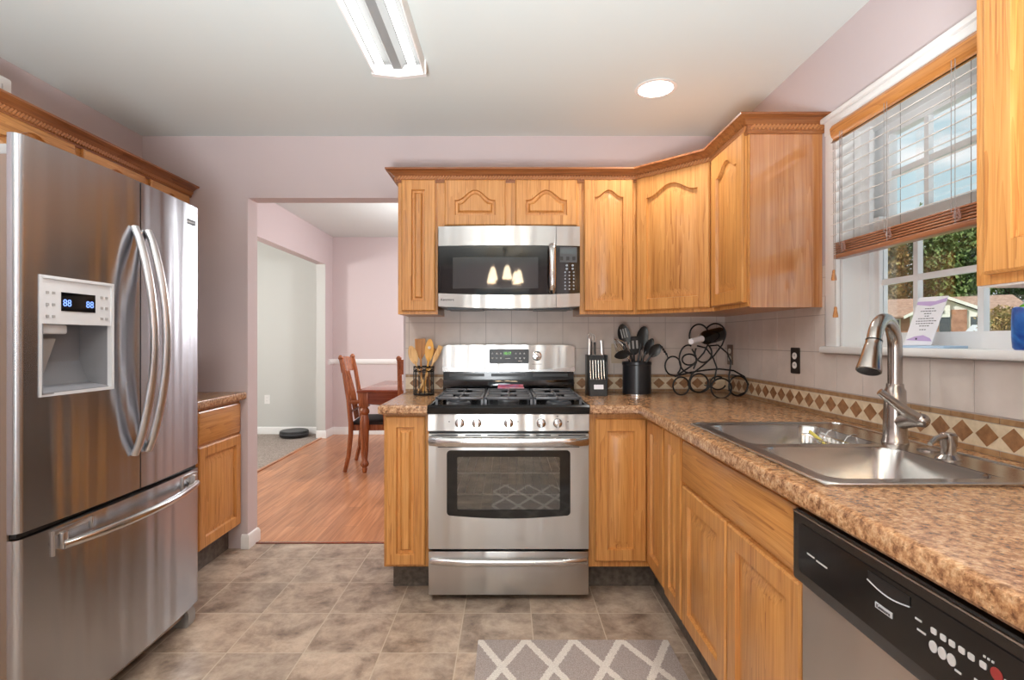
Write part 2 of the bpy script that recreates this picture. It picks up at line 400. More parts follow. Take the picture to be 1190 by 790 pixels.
def rugmat(name, x0, y0, px, py):
    m, n, l, b = nmat(name)
    tc = n.new('ShaderNodeTexCoord'); sp = n.new('ShaderNodeSeparateXYZ'); l.new(tc.outputs['Object'], sp.inputs[0])
    def M(op, a, bb=None):
        q = n.new('ShaderNodeMath'); q.operation = op
        for i, w in enumerate((a, bb)):
            if w is None: continue
            if isinstance(w, (int, float)): q.inputs[i].default_value = w
            else: l.new(w, q.inputs[i])
        return q.outputs[0]
    wz = n.new('ShaderNodeTexNoise'); wz.inputs['Scale'].default_value = 170; wz.inputs['Detail'].default_value = 2; l.new(tc.outputs['Object'], wz.inputs['Vector'])
    jit = M('MULTIPLY', M('SUBTRACT', wz.outputs[0], 0.5), 0.10)
    u = M('DIVIDE', M('SUBTRACT', sp.outputs[0], x0), px); v = M('DIVIDE', M('SUBTRACT', sp.outputs[1], y0), py)
    def tri(w): return M('ABSOLUTE', M('SUBTRACT', M('FRACT', w), 0.5))
    a = tri(M('ADD', M('ADD', u, v), jit)); c = tri(M('ADD', M('SUBTRACT', u, v), jit))
    mn = M('MAXIMUM', a, c)                      # 0.5 on the lattice lines
    li = M('GREATER_THAN', mn, 0.415)
    nz = n.new('ShaderNodeTexNoise'); nz.inputs['Scale'].default_value = 260; l.new(tc.outputs['Object'], nz.inputs['Vector'])
    g = ramp(n, [(0.3, srgb(146, 135, 130)), (0.7, srgb(190, 178, 172))]); l.new(nz.outputs[0], g.inputs[0])
    w = ramp(n, [(0.3, srgb(208, 200, 190)), (0.7, srgb(240, 234, 226))]); l.new(nz.outputs[0], w.inputs[0])
    mx = n.new('ShaderNodeMixRGB'); l.new(li, mx.inputs[0]); l.new(g.outputs[0], mx.inputs[1]); l.new(w.outputs[0], mx.inputs[2])
    l.new(mx.outputs[0], b.inputs['Base Color']); b.inputs['Roughness'].default_value = 0.95
    bp = n.new('ShaderNodeBump'); bp.inputs['Strength'].default_value = 0.5; bp.inputs['Distance'].default_value = 0.003
    l.new(nz.outputs[0], bp.inputs['Height']); l.new(bp.outputs[0], b.inputs['Normal'])
    return m

OAK_D, OAK_M, OAK_L = srgb(150, 90, 42), srgb(190, 129, 67), srgb(209, 151, 87)
M = {}
M['oak'] = wood('oak_upright_grain', 2, OAK_D, OAK_M, OAK_L)
M['oak_x'] = wood('oak_grain_along_x', 0, OAK_D, OAK_M, OAK_L)
M['oak_y'] = wood('oak_grain_along_y', 1, OAK_D, OAK_M, OAK_L)
M['crown'] = wood('oak_crown', 0, srgb(100, 56, 28), srgb(134, 79, 42), srgb(158, 101, 59), k=0.7)
M['crown_y'] = wood('oak_crown_y', 1, srgb(100, 56, 28), srgb(134, 79, 42), srgb(158, 101, 59), k=0.7)
M['rope'] = plain('oak_rope', srgb(172, 112, 66), .4)
M['veneer'] = wood('oak_side_veneer', 2, srgb(152, 92, 50), srgb(178, 116, 68), srgb(198, 138, 88), rough=0.22, coat=0.8, k=0.7)
for q_ in M['veneer'].node_tree.nodes:
    if q_.type == 'BSDF_PRINCIPLED': q_.inputs['Coat IOR'].default_value = 2.1; q_.inputs['Coat Roughness'].default_value = 0.12
M['cherry'] = wood('cherry', 2, srgb(96, 46, 22), srgb(142, 76, 40), srgb(170, 100, 58), rough=0.25, coat=0.4)
M['cherry_x'] = wood('cherry_top', 0, srgb(96, 40, 22), srgb(124, 56, 32), srgb(146, 74, 44), rough=0.18, coat=0.5)
M['blindwood'] = wood('blind_wood', 1, srgb(150, 90, 40), srgb(184, 118, 58), srgb(204, 140, 76))
M['blindstack'] = wood('blind_wood_dark', 1, srgb(112, 62, 34), srgb(150, 90, 56), srgb(172, 112, 74))
M['spoonwood'] = wood('spoon_wood', 2, srgb(178, 128, 76), srgb(214, 168, 110), srgb(232, 192, 138), coat=0, rough=0.6)
M['spoonwood2'] = wood('dark_spoon_wood', 2, srgb(120, 74, 36), srgb(164, 108, 58), srgb(188, 132, 76), coat=0, rough=0.6)
M['wall'] = plain('lilac_paint', srgb(198, 184, 184), 0.7, spec=0.2, noise=0.02, nscale=2)
M['dwall'] = plain('pale_pink_paint', srgb(206, 192, 192), 0.7, spec=0.2)
M['gwall'] = plain('pale_grey_paint', srgb(200, 200, 196), 0.7, spec=0.2)
M['ceil'] = plain('ceiling_paint', srgb(214, 220, 218), 0.8, spec=0.1)
M['white'] = plain('white_trim_paint', srgb(232, 230, 228), 0.4)
M['vinyl'] = plain('white_vinyl', srgb(236, 236, 236), 0.35)
M['floor'] = tilefloor('stone_look_tile')
M['planks'] = planks('laminate_planks')
M['carpet'] = mottled('carpet', [(0.3, srgb(120, 108, 100)), (0.7, srgb(180, 166, 156))], 90, 0.95, bump=0.6)
M['granite'] = granite('speckled_laminate')
M['toe'] = mottled('toe_kick_vinyl', [(0.3, srgb(74, 66, 60)), (0.7, srgb(112, 102, 94))], 40, 0.5)
M['tile'] = mottled('wall_tile', [(0.3, srgb(202, 190, 181)), (0.7, srgb(216, 204, 196))], 9, 0.3)
M['grout'] = plain('grout', srgb(176, 164, 157), 0.8)
M['cream'] = mottled('cream_stone', [(0.3, srgb(204, 184, 154)), (0.7, srgb(226, 208, 180))], 40, 0.45)
M['brown'] = mottled('brown_stone', [(0.3, srgb(128, 88, 56)), (0.7, srgb(164, 120, 82))], 50, 0.45)
M['strip'] = mottled('strip_stone', [(0.3, srgb(140, 104, 70)), (0.7, srgb(172, 136, 98))], 40, 0.45)
M['steel'] = steel('brushed_steel', srgb(190, 188, 186), 0.28)
M['steel_f'] = steel('fridge_steel', srgb(180, 182, 187), 0.24, 0.88)
M['steel_dw'] = steel('dishwasher_steel', srgb(214, 206, 198), 0.42, .6)
M['steel_p'] = plain('polished_steel', srgb(206, 204, 202), 0.16, 1.0)
M['steel_s'] = plain('satin_steel', srgb(196, 192, 190), 0.3, 1.0)
M['alu'] = plain('satin_aluminium', srgb(206, 206, 208), 0.30, 1.0)
M['sink'] = plain('sink_steel', srgb(190, 186, 182), 0.22, 1.0)
M['nickel'] = plain('brushed_nickel', srgb(176, 168, 162), 0.24, 1.0)
M['sidegrey'] = plain('grey_case_paint', srgb(150, 134, 122), 0.38, 0.7)
M['black'] = plain('black_plastic', srgb(20, 20, 22), 0.35)
M['gloss'] = plain('black_glass', srgb(8, 8, 10), 0.06, spec=0.6)
M['enamel'] = plain('black_enamel', srgb(14, 14, 16), 0.14)
M['iron'] = plain('cast_iron', srgb(92, 92, 95), 0.34, 0.5)
M['wire'] = plain('black_wire', srgb(16, 14, 14), 0.4, 0.4)
M['crock'] = plain('black_crock', srgb(28, 30, 34), 0.3)
M['nylon'] = plain('black_nylon', srgb(18, 18, 19), 0.35)
M['dwpanel'] = plain('dishwasher_black', srgb(34, 29, 26), 0.25)
M['grey'] = plain('grey_plastic', srgb(150, 148, 146), 0.4)
M['lgrey'] = plain('light_grey_plastic', srgb(196, 196, 198), 0.4)
M['dgrey'] = plain('dark_grey_plastic', srgb(70, 72, 76), 0.35)
M['cavity'] = plain('oven_interior', srgb(84, 84, 78), 0.45)
M['led_g'] = plain('green_display', (0.05, 0.3, 0.02, 1), emit=(0.25, 0.9, 0.08, 1), es=0.8)
M['led_b'] = plain('blue_display', (0.1, 0.2, 0.9, 1), emit=(0.22, 0.38, 1, 1), es=1.2)
M['ink'] = plain('dark_ink', srgb(50, 48, 52), 0.6)
M['whiteink'] = plain('white_print', srgb(192, 190, 188), 0.5)
M['keygrey'] = plain('key_print', srgb(150, 158, 166), 0.5)
M['redink'] = plain('red_print', srgb(150, 50, 46), 0.5)
M['tubeglow'] = plain('tube_light', (1, 1, 1, 1), emit=(1, 0.98, 0.95, 1), es=TUBE_EMIT)
M['canglow'] = plain('downlight_lens', (1, 1, 1, 1), emit=(1, 0.97, 0.92, 1), es=14)
M['shadeglow'] = plain('glass_shade', srgb(250, 220, 180), emit=(1, 0.80, 0.56, 1), es=16.0)
M['paper'] = plain('paper', srgb(232, 230, 234), 0.6)
M['lilac'] = plain('lilac_print', srgb(190, 164, 206), 0.6)
M['bluebook'] = plain('pale_blue_cover', srgb(180, 204, 228), 0.3)
M['bluefab'] = mottled('blue_plastic', [(0.35, srgb(20, 62, 150)), (0.7, srgb(56, 128, 206))], 22, 0.3, dist=1.0)
M['green'] = mottled('green_sponge', [(0.3, srgb(96, 186, 30)), (0.7, srgb(140, 214, 50))], 60, 0.8)
M['yellow'] = plain('yellow_plastic', srgb(206, 188, 90), 0.4)
M['pink'] = mottled('pink_print', [(0.35, srgb(204, 170, 206)), (0.5, srgb(226, 120, 136)), (0.65, srgb(236, 206, 214))], 14, 0.4, detail=2)
M['ivory'] = plain('ivory_plastic', srgb(232, 226, 212), 0.35)
M['bronze'] = plain('bronze_plate', srgb(46, 36, 30), 0.35, 0.4)
M['tanplate'] = plain('tan_plate', srgb(196, 176, 150), 0.4)
M['brownplate'] = plain('brown_plate', srgb(110, 84, 66), 0.4)
M['bottle'] = plain('dark_bottle', srgb(14, 14, 14), 0.08)
M['seat'] = plain('dark_seat_cover', srgb(40, 34, 34), 0.6)
M['pane'] = tinted_glass('window_glass', (1, 1, 1, 1), 0.02)
M['ovenglass'] = tinted_glass('oven_glass', (0.55, 0.56, 0.54, 1), 0.10)
M['mwglass'] = tinted_glass('microwave_glass', (0.10, 0.11, 0.12, 1), 0.12)
M['cord'] = plain('blind_cord', srgb(150, 142, 138), 0.7)
M['loop'] = plain('brown_cord', srgb(168, 128, 116), 0.8)
M['slat'] = plain('backlit_pale_slat', srgb(222, 214, 208), 0.45)  # wooden slats coloured pale to imitate glare from the window behind
M['leaf1'] = mottled('green_leaves', [(0.3, srgb(62, 84, 42)), (0.7, srgb(128, 148, 84))], 1.1, 0.7)
M['leaf2'] = mottled('dark_green_leaves', [(0.3, srgb(48, 70, 42)), (0.7, srgb(104, 128, 78))], 1.1, 0.7)
M['leaf3'] = mottled('autumn_leaves', [(0.3, srgb(104, 104, 60)), (0.5, srgb(160, 128, 74)), (0.7, srgb(120, 132, 78))], 0.8, 0.7)
M['bark'] = plain('bark', srgb(80, 64, 50), 0.9)
M['roof'] = mottled('shingles', [(0.3, srgb(140, 108, 92)), (0.7, srgb(180, 148, 128))], 3, 0.9)
M['hbrick'] = mottled('house_brick', [(0.3, srgb(150, 104, 84)), (0.7, srgb(188, 142, 118))], 2, 0.9)
M['siding'] = plain('white_siding', srgb(226, 224, 216), 0.7)
M['hwin'] = plain('dark_window', srgb(70, 78, 84), 0.15)
M['grass'] = mottled('lawn', [(0.3, srgb(96, 116, 56)), (0.7, srgb(150, 156, 96))], 0.6, 0.95)
M['drive'] = plain('concrete_drive', srgb(206, 202, 190), 0.9)
RUGX, RUGY = 0.0, 0.0

# ================================================================== THE ROOM
XL, XR, YB, YR = -2.18, 1.29, 3.135, -3.0      # left, right, back and rear wall faces
CE = 2.453; YD = 3.252                          # ceiling; far side of the back wall
DXL, DY, DCE = -2.31, 6.92, 2.593               # dining room left wall, far wall, ceiling
OXL, OXR, OZ = -1.557, -0.625, 2.09             # doorway in the back wall
WY0, WY1, WZ0, WZ1 = 1.13, 2.045, 1.215, 2.055  # window opening in the right wall
CT = 0.932                                      # counter top height

struct('floor', MB().box(XL-.1, XR+.1, YR-.1, 3.215, -.05, 0), M['floor'])
struct('floor_dining', MB().box(-2.36, 1.5, 3.215, DY+.1, -.05, 0.002), M['planks'])
struct('floor_living', MB().box(-6, -2.36, 3.3, DY+.1, -.05, 0.006), M['carpet'])
struct('trim_1', MB().box(-2.385, -2.345, 3.45, DY-.28, 0.0, 0.012, .004), M['planks'])        # carpet edge strip
struct('trim_2', MB().box(OXL, OXR, 3.205, 3.225, 0.0, 0.006, .002), M['cherry_x'])             # threshold strip
struct('ceiling', MB().box(XL-.1, XR+.25, YR-.1, YD, CE, CE+.2), M['ceil'])
struct('ceiling_dining', MB().box(DXL-.12, 1.6, YD, DY+.1, DCE, DCE+.06), M['ceil'])
struct('ceiling_living', MB().box(-6.1, DXL-.12, 3.2, DY+.1, DCE, DCE+.06), M['ceil'])
struct('wall_left', MB().box(XL-.12, XL, YR-.1, YB, 0, CE), M['wall'])
b = MB()
b.box(XL-.14, OXL, YB, YD, 0, CE).box(OXL, OXR, YB, YD, OZ, CE).box(OXR, XR+.12, YB, YD, 0, CE).box(-2.31, XR+.3, YD-.02, YD, CE, DCE+.05)
struct('wall_back', b, M['wall'])
# reveal of the doorway, painted the paler colour of the far room
b = MB().box(OXL-.001, OXL+.004, YB+.001, YD+.003, 0, OZ).box(OXL, OXR, YB+.001, YD, OZ-.004, OZ+.001)
struct('trim_3', b, M['dwall'])
b = MB()
b.box(XR, XR+.12, YR-.1, WY0, 0, CE).box(XR, XR+.12, WY1, YB, 0, CE).box(XR, XR+.12, WY0, WY1, 0, WZ0-.03).box(XR, XR+.12, WY0, WY1, WZ1, CE)
struct('wall_right', b, M['wall'])
b = MB()
b.box(XL-.1, -1.1, YR-.12, YR, 0, CE).box(0.7, XR+.1, YR-.12, YR, 0, CE).box(-1.1, 0.7, YR-.12, YR, 2.1, CE).box(-1.1, .7, YR-.12, YR, 0, .15)
struct('wall_rear', b, M['wall'])
b = MB(); fr = .05
for x in (-1.1, -.25, .65): b.box(x, x+fr, YR-.08, YR-.04, .15, 2.1)
b.box(-1.1, .7, YR-.08, YR-.04, .15, .2).box(-1.1, .7, YR-.08, YR-.04, 2.05, 2.1)
struct('window_2', b, M['vinyl'])  # rear window out of view, added to let daylight in
# dining room and living room
b = MB()
b.box(DXL-.11, DXL, 3.25, 3.6, 0, DCE).box(DXL-.11, DXL, 3.6, 6.64, 2.195, DCE).box(DXL-.11, DXL, 6.64, DY, 0, DCE)
struct('wall_dining_left', b, M['dwall'])
struct('wall_dining_far', MB().box(DXL-.11, 1.6, DY, DY+.1, 0, DCE), M['dwall'])
struct('wall_dining_right', MB().box(1.45, 1.6, YD, DY, 0, DCE), M['dwall'])
struct('wall_living_far', MB().box(-6, DXL-.11, DY, DY+.1, 0, DCE), M['gwall'])
struct('wall_living_left', MB().box(-6.1, -6, 3.2, DY+.1, 0, DCE), M['gwall'])
struct('wall_living_near', MB().box(-6, DXL-.11, 3.2, 3.3, 0, DCE), M['gwall'])
struct('trim_4', MB().box(DXL-.112, DXL+.002, 6.634, 6.64, .1, 2.195), M['gwall'])
def skirt(h): return [(0, 0), (.014, 0), (.014, h-.02), (.007, h-.004), (0, h)]
struct('baseboard_dining', MB().sweep(skirt(.10), [(DXL-.11, 6.638), (DXL, 6.638), (DXL, DY), (1.45, DY)]), M['white'])
struct('baseboard_living', MB().sweep(skirt(.10), [(-6, DY), (DXL-.11, DY)]), M['white'])
struct('baseboard_doorway', MB().sweep(skirt(.085), [(OXL-.03, YB), (OXL+.004, YB), (OXL+.004, YD), (OXL-.05, YD)][::1]), M['white'])
struct('trim_5', MB().sweep([(0, .925), (.012, .925), (.02, .94), (.02, .975), (.012, .99), (0, .99)], [(DXL, 6.75), (DXL, DY), (1.45, DY)]), M['white'])  # chair rail

# ------------------------------------------------------------------ window in the right wall
XS = 1.375                                       # room face of the sash
b = MB()
cz = WZ1+.012
b.box(XR-.018, XR, WY1, WY1+.072, WZ0-.0, 2.06, .004).box(XR-.018, XR, WY0-.07, WY0, WZ0, 2.06, .004)     # casing
b.box(XR-.022, XR, WY0-.07, WY1+.072, 2.055, 2.120, .004).box(XR-.034, XR, WY0-.08, WY1+.082, 2.108, 2.128, .005)
b.box(XR, XS+.05, WY1-.012, WY1, WZ0, WZ1).box(XR, XS+.05, WY0, WY0+.012, WZ0, WZ1).box(XR, XS+.05, WY0, WY1, WZ1-.012, WZ1)
W1 = struct('window_1', b, M['white'])
b = MB(); y0, y1 = WY0+.012, WY1-.012; gy0, gy1 = 1.20, 1.955
b.box(XS, XS+.035, gy1, y1, WZ0, 1.70, .004).box(XS, XS+.035, y0, gy0, WZ0, 1.70, .004)
b.box(XS+.001, XS+.034, gy0, gy1, WZ0, 1.266).box(XS+.001, XS+.034, gy0, gy1, 1.64, 1.68)
for y in (1.79, 1.543, 1.296): b.box(XS+.008, XS+.026, y-.010, y+.010, 1.266, 1.64)
b.box(XS+.009, XS+.025, gy0, gy1, 1.443, 1.463)
b.box(XS-.015, XS+.0, 1.985, 2.033, WZ0, WZ1-.01)                     # sash track
b.build('window_sash', M['vinyl'], W1)
b = MB()
b.box(XS+.037, XS+.07, gy1, y1, 1.63, WZ1-.012, .004).box(XS+.037, XS+.07, y0, gy0, 1.63, WZ1-.012, .004)
b.box(XS+.038, XS+.069, gy0, gy1, 1.63, 1.67).box(XS+.038, XS+.069, gy0, gy1, 2.0, 2.043)
for y in (1.79, 1.543, 1.296): b.box(XS+.045, XS+.062, y-.010, y+.010, 1.67, 2.04)
b.box(XS+.046, XS+.061, gy0, gy1, 1.845, 1.865)
b.build('window_sash', M['vinyl'], W1)
MB().box(XS+.015, XS+.018, gy0, gy1, 1.25, 1.65).build('window_pane', M['pane'], W1)
MB().box(XS+.052, XS+.055, gy0, gy1, 1.65, 2.05).build('window_pane', M['pane'], W1)
b = MB().box(XR-.032, XS, WY0-.1, WY1+.095, WZ0-.028, WZ0, .008).box(XR, XS+.06, WY0, WY1, WZ0-.03, WZ0-.002)
b.box(XS, XS+.06, WY0, WY1, WZ0-.03, WZ0)
b.build('window_sill', M['white'], W1)

# ------------------------------------------------------------------ tiled backsplash
def backsplash(name, P, u0, u1, top, cuts, ux, skip=None):
    """P(u, z, d) -> point; d is the distance off the wall"""
    b = MB(); zb0, zb1 = CT, CT+.104; t = .1524
    def slab(ua, ub, za, zb, d, mi):
        if ub-ua < .004 or zb-za < .004: return
        b.mat(mi); Q = [P(u, z, dd) for dd in (0, d) for (u, z) in ((ua, za), (ub, za), (ub, zb), (ua, zb))]
        b.add(Q, [(0,3,2,1),(4,5,6,7),(0,1,5,4),(1,2,6,5),(2,3,7,6),(3,0,4,7)])
    for (ua, ub, za, zb) in cuts: slab(ua, ub, za, zb, .0025, 1)
    # wall tiles
    for (ua, ub, za, zb) in cuts:
        z = zb1+.002
        while z < zb-.003:
            zt = min(z+t, zb)
            k0 = math.floor((ua-ux)/t); u = ux+k0*t
            while u < ub:
                slab(max(u+.0017, ua), min(u+t-.0017, ub), max(z+.0017, za), zt-.0017, .004, 0)
                u += t
            z += t
    # accent band: strips and diamonds
    k = math.floor((u0-ux)/(t/2)); u = ux+k*t/2
    while u < u1:
        for (za, zb) in ((zb0+.001, zb0+.016), (zb1-.016, zb1-.001)):
            slab(max(u0, u+.0012), min(u1, u+t/2-.0012), za, zb, .0042, 3)
        zc, hh, hw = (zb0+zb1)/2, (zb1-zb0)/2-.018, t/4
        slab(max(u0, u), min(u1, u+t/2), zc-hh, zc+hh, .0032, 2)
        if u > u0 and u+t/2 < u1:
            b.mat(4); s_ = .90
            q = [(u+hw, zc-hh*s_), (u+hw+hw*s_, zc), (u+hw, zc+hh*s_), (u+hw-hw*s_, zc)]
            b.prism(q, lambda a, z, d: P(a, z, d), .001, .0046)
        u += t/2
    return struct(name, b, [M['tile'], M['grout'], M['cream'], M['strip'], M['brown']], smooth=False)
Pb = lambda u, z, d: (u, YB-d, z)
backsplash('trim_6', Pb, -.612, XR, 1.42, [(-.612, XR, CT, 1.42)], -.612+.02)
Pr = lambda u, z, d: (XR-d, u, z)
backsplash('trim_7', Pr, .35, YB-.004, 1.42, [(2.142, YB-.004, CT, 1.42), (2.117, 2.157, 1.42, 1.545), (.9, 2.142, CT, WZ0-.03), (.35, .9, CT, 1.38)], YB-.004-.1524*20)

# ------------------------------------------------------------------ ceiling lamps
t = thing('fluorescent_light', 'white twin-tube fluorescent light on the kitchen ceiling', 'ceiling light', (-.475, 1.68, CE))
FY0, FY1, FX = 1.07, 2.29, -.475
b = MB().mat(1); b.box(FX-.11, FX+.11, FY0, FY1, CE-.022, CE, .004)
b.prism([(-.035, -.022), (.035, -.022), (.018, -.05), (-.018, -.05)], lambda u, v, d: (FX+u, d, CE+v), FY0+.03, FY1-.03)
b.mat(0).box(FX-.112, FX-.106, FY0, FY1, CE-.062, CE).box(FX+.106, FX+.112, FY0, FY1, CE-.062, CE)
b.build('housing', [M['white'], plain('channel_grey', srgb(140, 142, 142), .5)], t)
for s in (-1, 1):
    MB().tube([(FX+s*.068, FY0+.035, CE-.052), (FX+s*.068, FY1-.035, CE-.052)], .016, 12).build('light_tube', M['tubeglow'], t)
for y in (FY0, FY1):
    b = MB().prism([(-.118, 0), (.118, 0), (.118, -.062), (0, -.076), (-.118, -.062)], lambda u, v, d: (FX+u, d, CE+v), y-.012, y+.012)
    b.build('end_cap', M['white'], t)
def downlight(x, y, label):
    t = thing('recessed_light', label, 'ceiling light', (x, y, CE), 'recessed ceiling lights')
    MB().lathe([(.080, 0), (.098, -.002), (.100, -.006), (.082, -.008), (.080, 0)], (x, y, CE), 32).build('trim_ring', M['white'], t)
    MB().lathe([(.0801, -.001), (.0801, -.004), (0, -.006)], (x, y, CE), 32).build('lens', M['canglow'], t)
    L = lamp('downlight', 'SPOT', (x, y, CE-.02), DOWNLIGHT, (1, .98, .95), spot_size=2.6, spot_blend=0.6, shadow_soft_size=.07)
    return t
downlight(.708, 2.534, 'round recessed downlight glowing in the ceiling near the corner cabinets')

# chandelier hanging in the room behind the camera (it shows in the microwave door)
CX, CY, CZ = -.10, -1.45, 2.06
t = thing('chandelier', 'dark chandelier with glowing frosted glass shades mirrored in the microwave door', 'chandelier', (CX, CY, CE))
b = MB().lathe([(.06, CE), (.06, CE-.02), (.02, CE-.04), (.009, CE-.05), (.009, CZ+.06), (.03, CZ+.03), (.035, CZ-.03), (.012, CZ-.08), (0, CZ-.1)], (CX, CY, 0), 16)
b.build('stem', M['wire'], t)
for k, a in enumerate((200, 320, 350, 80, 140)):
    ca, sa = math.cos(math.radians(a)), math.sin(math.radians(a)); R = .36
    pts = [(CX+ca*r, CY+sa*r, CZ+z) for r, z in ((.02, 0), (.08, -.05), (.20, -.06), (.30, .0), (.35, .085), (R, .115))]
    am = MB().tube(pts, .008, 8).build('arm', M['wire'], t)
    x, y = CX+ca*R, CY+sa*R
    sh = MB().lathe([(.035, .11), (.068, .07), (.082, .02), (.115, -.045), (.112, -.045), (.079, .02), (.064, .07), (.033, .105)], (x, y, CZ), 18).build('glass_shade', M['shadeglow'], t)

# ------------------------------------------------------------------ outlets and switches
def wall_plate(label, P, uc, zc, plate, face, kind='outlet'):
    c = P(uc, zc, .0045)
    t = thing('wall_outlet' if kind == 'outlet' else 'wall_switch', label, 'outlet' if kind == 'outlet' else 'switch', c)
    b = MB(); b.prism(rrect(uc-.035, uc+.035, zc-.058, zc+.058, .005, 2), lambda u, z, d: P(u, z, d), .0042, .009)
    b.build('cover_plate', plate, t)
    if kind == 'outlet':
        for dz in (-.021, .021):
            f = MB().prism([(uc+.0165*math.cos(a*PI/8), zc+dz+.0150*math.sin(a*PI/8)) for a in range(16)], lambda u, z, d: P(u, z, d), .009, .012).build('socket', face, t)
            q = MB()
            for du in (-.006, .006): q.prism([(uc+du-.0012, zc+dz-.002), (uc+du+.0012, zc+dz-.002), (uc+du+.0012, zc+dz+.007), (uc+du-.0012, zc+dz+.007)], lambda u, z, d: P(u, z, d), .0119, .0124)
            q.build('slots', M['black'], f)
    else:
        MB().prism([(uc-.005, zc-.012), (uc+.005, zc-.012), (uc+.005, zc+.012), (uc-.005, zc+.012)], lambda u, z, d: P(u, z, d), .009, .016).build('toggle', face, t)
wall_plate('dark outlet plate with white sockets on the tile left of the window', Pr, 2.357, 1.148, M['bronze'], M['white'])
wall_plate('brown outlet plate behind the wire wine rack in the tiled corner', Pr, 3.05, 1.155, M['brownplate'], M['ivory'])
wall_plate('tan switch plate on the tile behind the knife block and utensils', Pb, .645, 1.16, M['tanplate'], M['ivory'], 'switch')
wall_plate('small white outlet plate low on the grey living room wall', lambda u, z, d: (u, DY-d+.004, z), -3.17, .46, M['white'], M['white'])

# ================================================================== CABINETS
def door_mb(b, P, w, h, t=.019, arch=0.0, fr=.055, frt=None):
    """raised-panel door; P(u, z, d): u 0..w, z 0..h, d = out of the cabinet"""
    frt = frt or fr
    N = 14
    def outline(ins):
        x0, x1, z0 = fr+ins, w-fr-ins, fr+ins
        zt = h-frt-ins
        pts = [(x0, z0), (x1, z0)]
        if arch > 0:
            zs = zt-arch
            for i in range(N+1):
                s = 1-i/N; x = x0+(x1-x0)*s
                k = min(1, max(0, (s-.08)/.84)); c = .5*(1-math.cos(2*PI*k)); c = c**.8
                pts.append((x, zs+arch*c))
        else:
            pts += [(x1, zt), (x0, zt)]
        return pts
    def outer(ins):
        x0, x1, z0, z1 = ins, w-ins, ins, h-ins
        pts = [(x0, z0), (x1, z0)]
        if arch > 0:
            for i in range(N+1): pts.append((x1+(x0-x1)*i/N, z1))
        else: pts += [(x1, z1), (x0, z1)]
        return pts
    rings = [(outer(0), 0), (outer(0), t-.005), (outer(.006), t), (outline(0), t), (outline(.004), t-.013), (outline(.015), t-.013), (outline(min(.046, .32*(w-2*fr), .30*(h-fr-frt-arch))), t-.001)]
    n = len(rings[0][0]); V = []
    for pts, d in rings: V += [P(u, z, d) for u, z in pts]
    Fc = [tuple(range(n-1, -1, -1))]
    for i in range(len(rings)-1):
        for j in range(n): Fc.append((i*n+j, i*n+(j+1) % n, (i+1)*n+(j+1) % n, (i+1)*n+j))
    Fc.append(tuple((len(rings)-1)*n+j for j in range(n)))
    return b.add(V, Fc)
def slab_mb(b, P, w, h, t=.019):
    rings = [(0, 0), (0, t-.006), (.010, t)]
    V = []
    for i, d in rings: V += [P(u, z, d) for u, z in ((i, i), (w-i, i), (w-i, h-i), (i, h-i))]
    Fc = [(3,2,1,0), (8,9,10,11)]
    for i in range(2):
        for j in range(4): Fc.append((i*4+j, i*4+(j+1)%4, (i+1)*4+(j+1)%4, (i+1)*4+j))
    return b.add(V, Fc)
def face_back(x, z, y): return lambda u, v, d: (x+u, y-d, z+v)          # faces -Y
def face_right(y, z, x): return lambda u, v, d: (x-d, y-u, z+v)         # on the right run, faces -X; u towards camera
def face_left(y, z, x): return lambda u, v, d: (x+d, y+u, z+v)          # on the left run, faces +X; u away from camera
UB, UT, UF, DT = 1.378, 2.125, 2.83, 2.098      # uppers: bottom, top, frame face, door top

def upper(label, x0, x1, doors, z0=UB, arch=.05):
    t = thing('upper_cabinet', label, 'cabinet', ((x0+x1)/2, 2.98, z0))
    b = MB().box(x0, x1, UF, YB-.005, z0, UT); b.build('cabinet_body', M['oak'], t)
    for (a, c, za, zb, ar) in doors:
        door_mb(MB(), face_back(a, za, UF), c-a, zb-za, arch=ar, fr=min(.055, .3*(c-a))).build('cabinet_door', M['oak'], t)
upper('narrow oak wall cabinet left of the microwave with one flat-topped door', -.594, -.381, [(-.573, -.392, 1.395, DT, 0)])
upper('short oak wall cabinet over the microwave with two arched doors', -.380, .381, [(-.342, -.016, 1.852, DT, .055), (.036, .367, 1.852, DT, .055)], z0=1.842)
upper('oak wall cabinet right of the microwave with one arched door', .382, .684, [(.404, .668, 1.395, DT, .038)])
# diagonal corner unit
t = thing('corner_cabinet', 'diagonal oak corner wall cabinet with one wide arched door', 'cabinet', (1.0, 2.85, UB))
foot = [(.685, UF), (.985, 2.53), (XR-.005, 2.53), (XR-.005, YB-.005), (.685, YB-.005)]
MB().prism(foot, lambda u, v, d: (u, v, d), UB, UT).build('cabinet_body', M['oak'], t)
dd = Vector((.3, -.3)).normalized(); nn = Vector((-dd.y*-1, 0)); nrm = Vector((-.7071, -.7071))
Lc = .3*math.sqrt(2)
def Pdiag(u, v, d): return (.685+dd.x*(u+.012)+nrm.x*d, UF+dd.y*(u+.012)+nrm.y*d, 1.395+v)
door_mb(MB(), Pdiag, Lc-.024, DT-1.395, arch=.052, fr=.06).build('cabinet_door', M['oak'], t)
# cabinet on the right wall, end panel towards the camera
RY0, RY1 = 2.157, 2.529
t = thing('upper_cabinet', 'oak wall cabinet beside the window showing its glossy side panel', 'cabinet', (1.14, 2.34, UB))
MB().box(.985, XR-.005, RY0+.006, RY1, UB, UT).build('cabinet_body', M['oak'], t)
MB().box(.990, XR-.005, RY0, RY0+.0058, UB-.004, UT).build('side_panel', M['veneer'], t)
door_mb(MB(), face_right(RY1-.012, 1.395, .985), RY1-.012-RY0-.022, DT-1.395, arch=.05, fr=.058).build('cabinet_door', M['oak'], t)
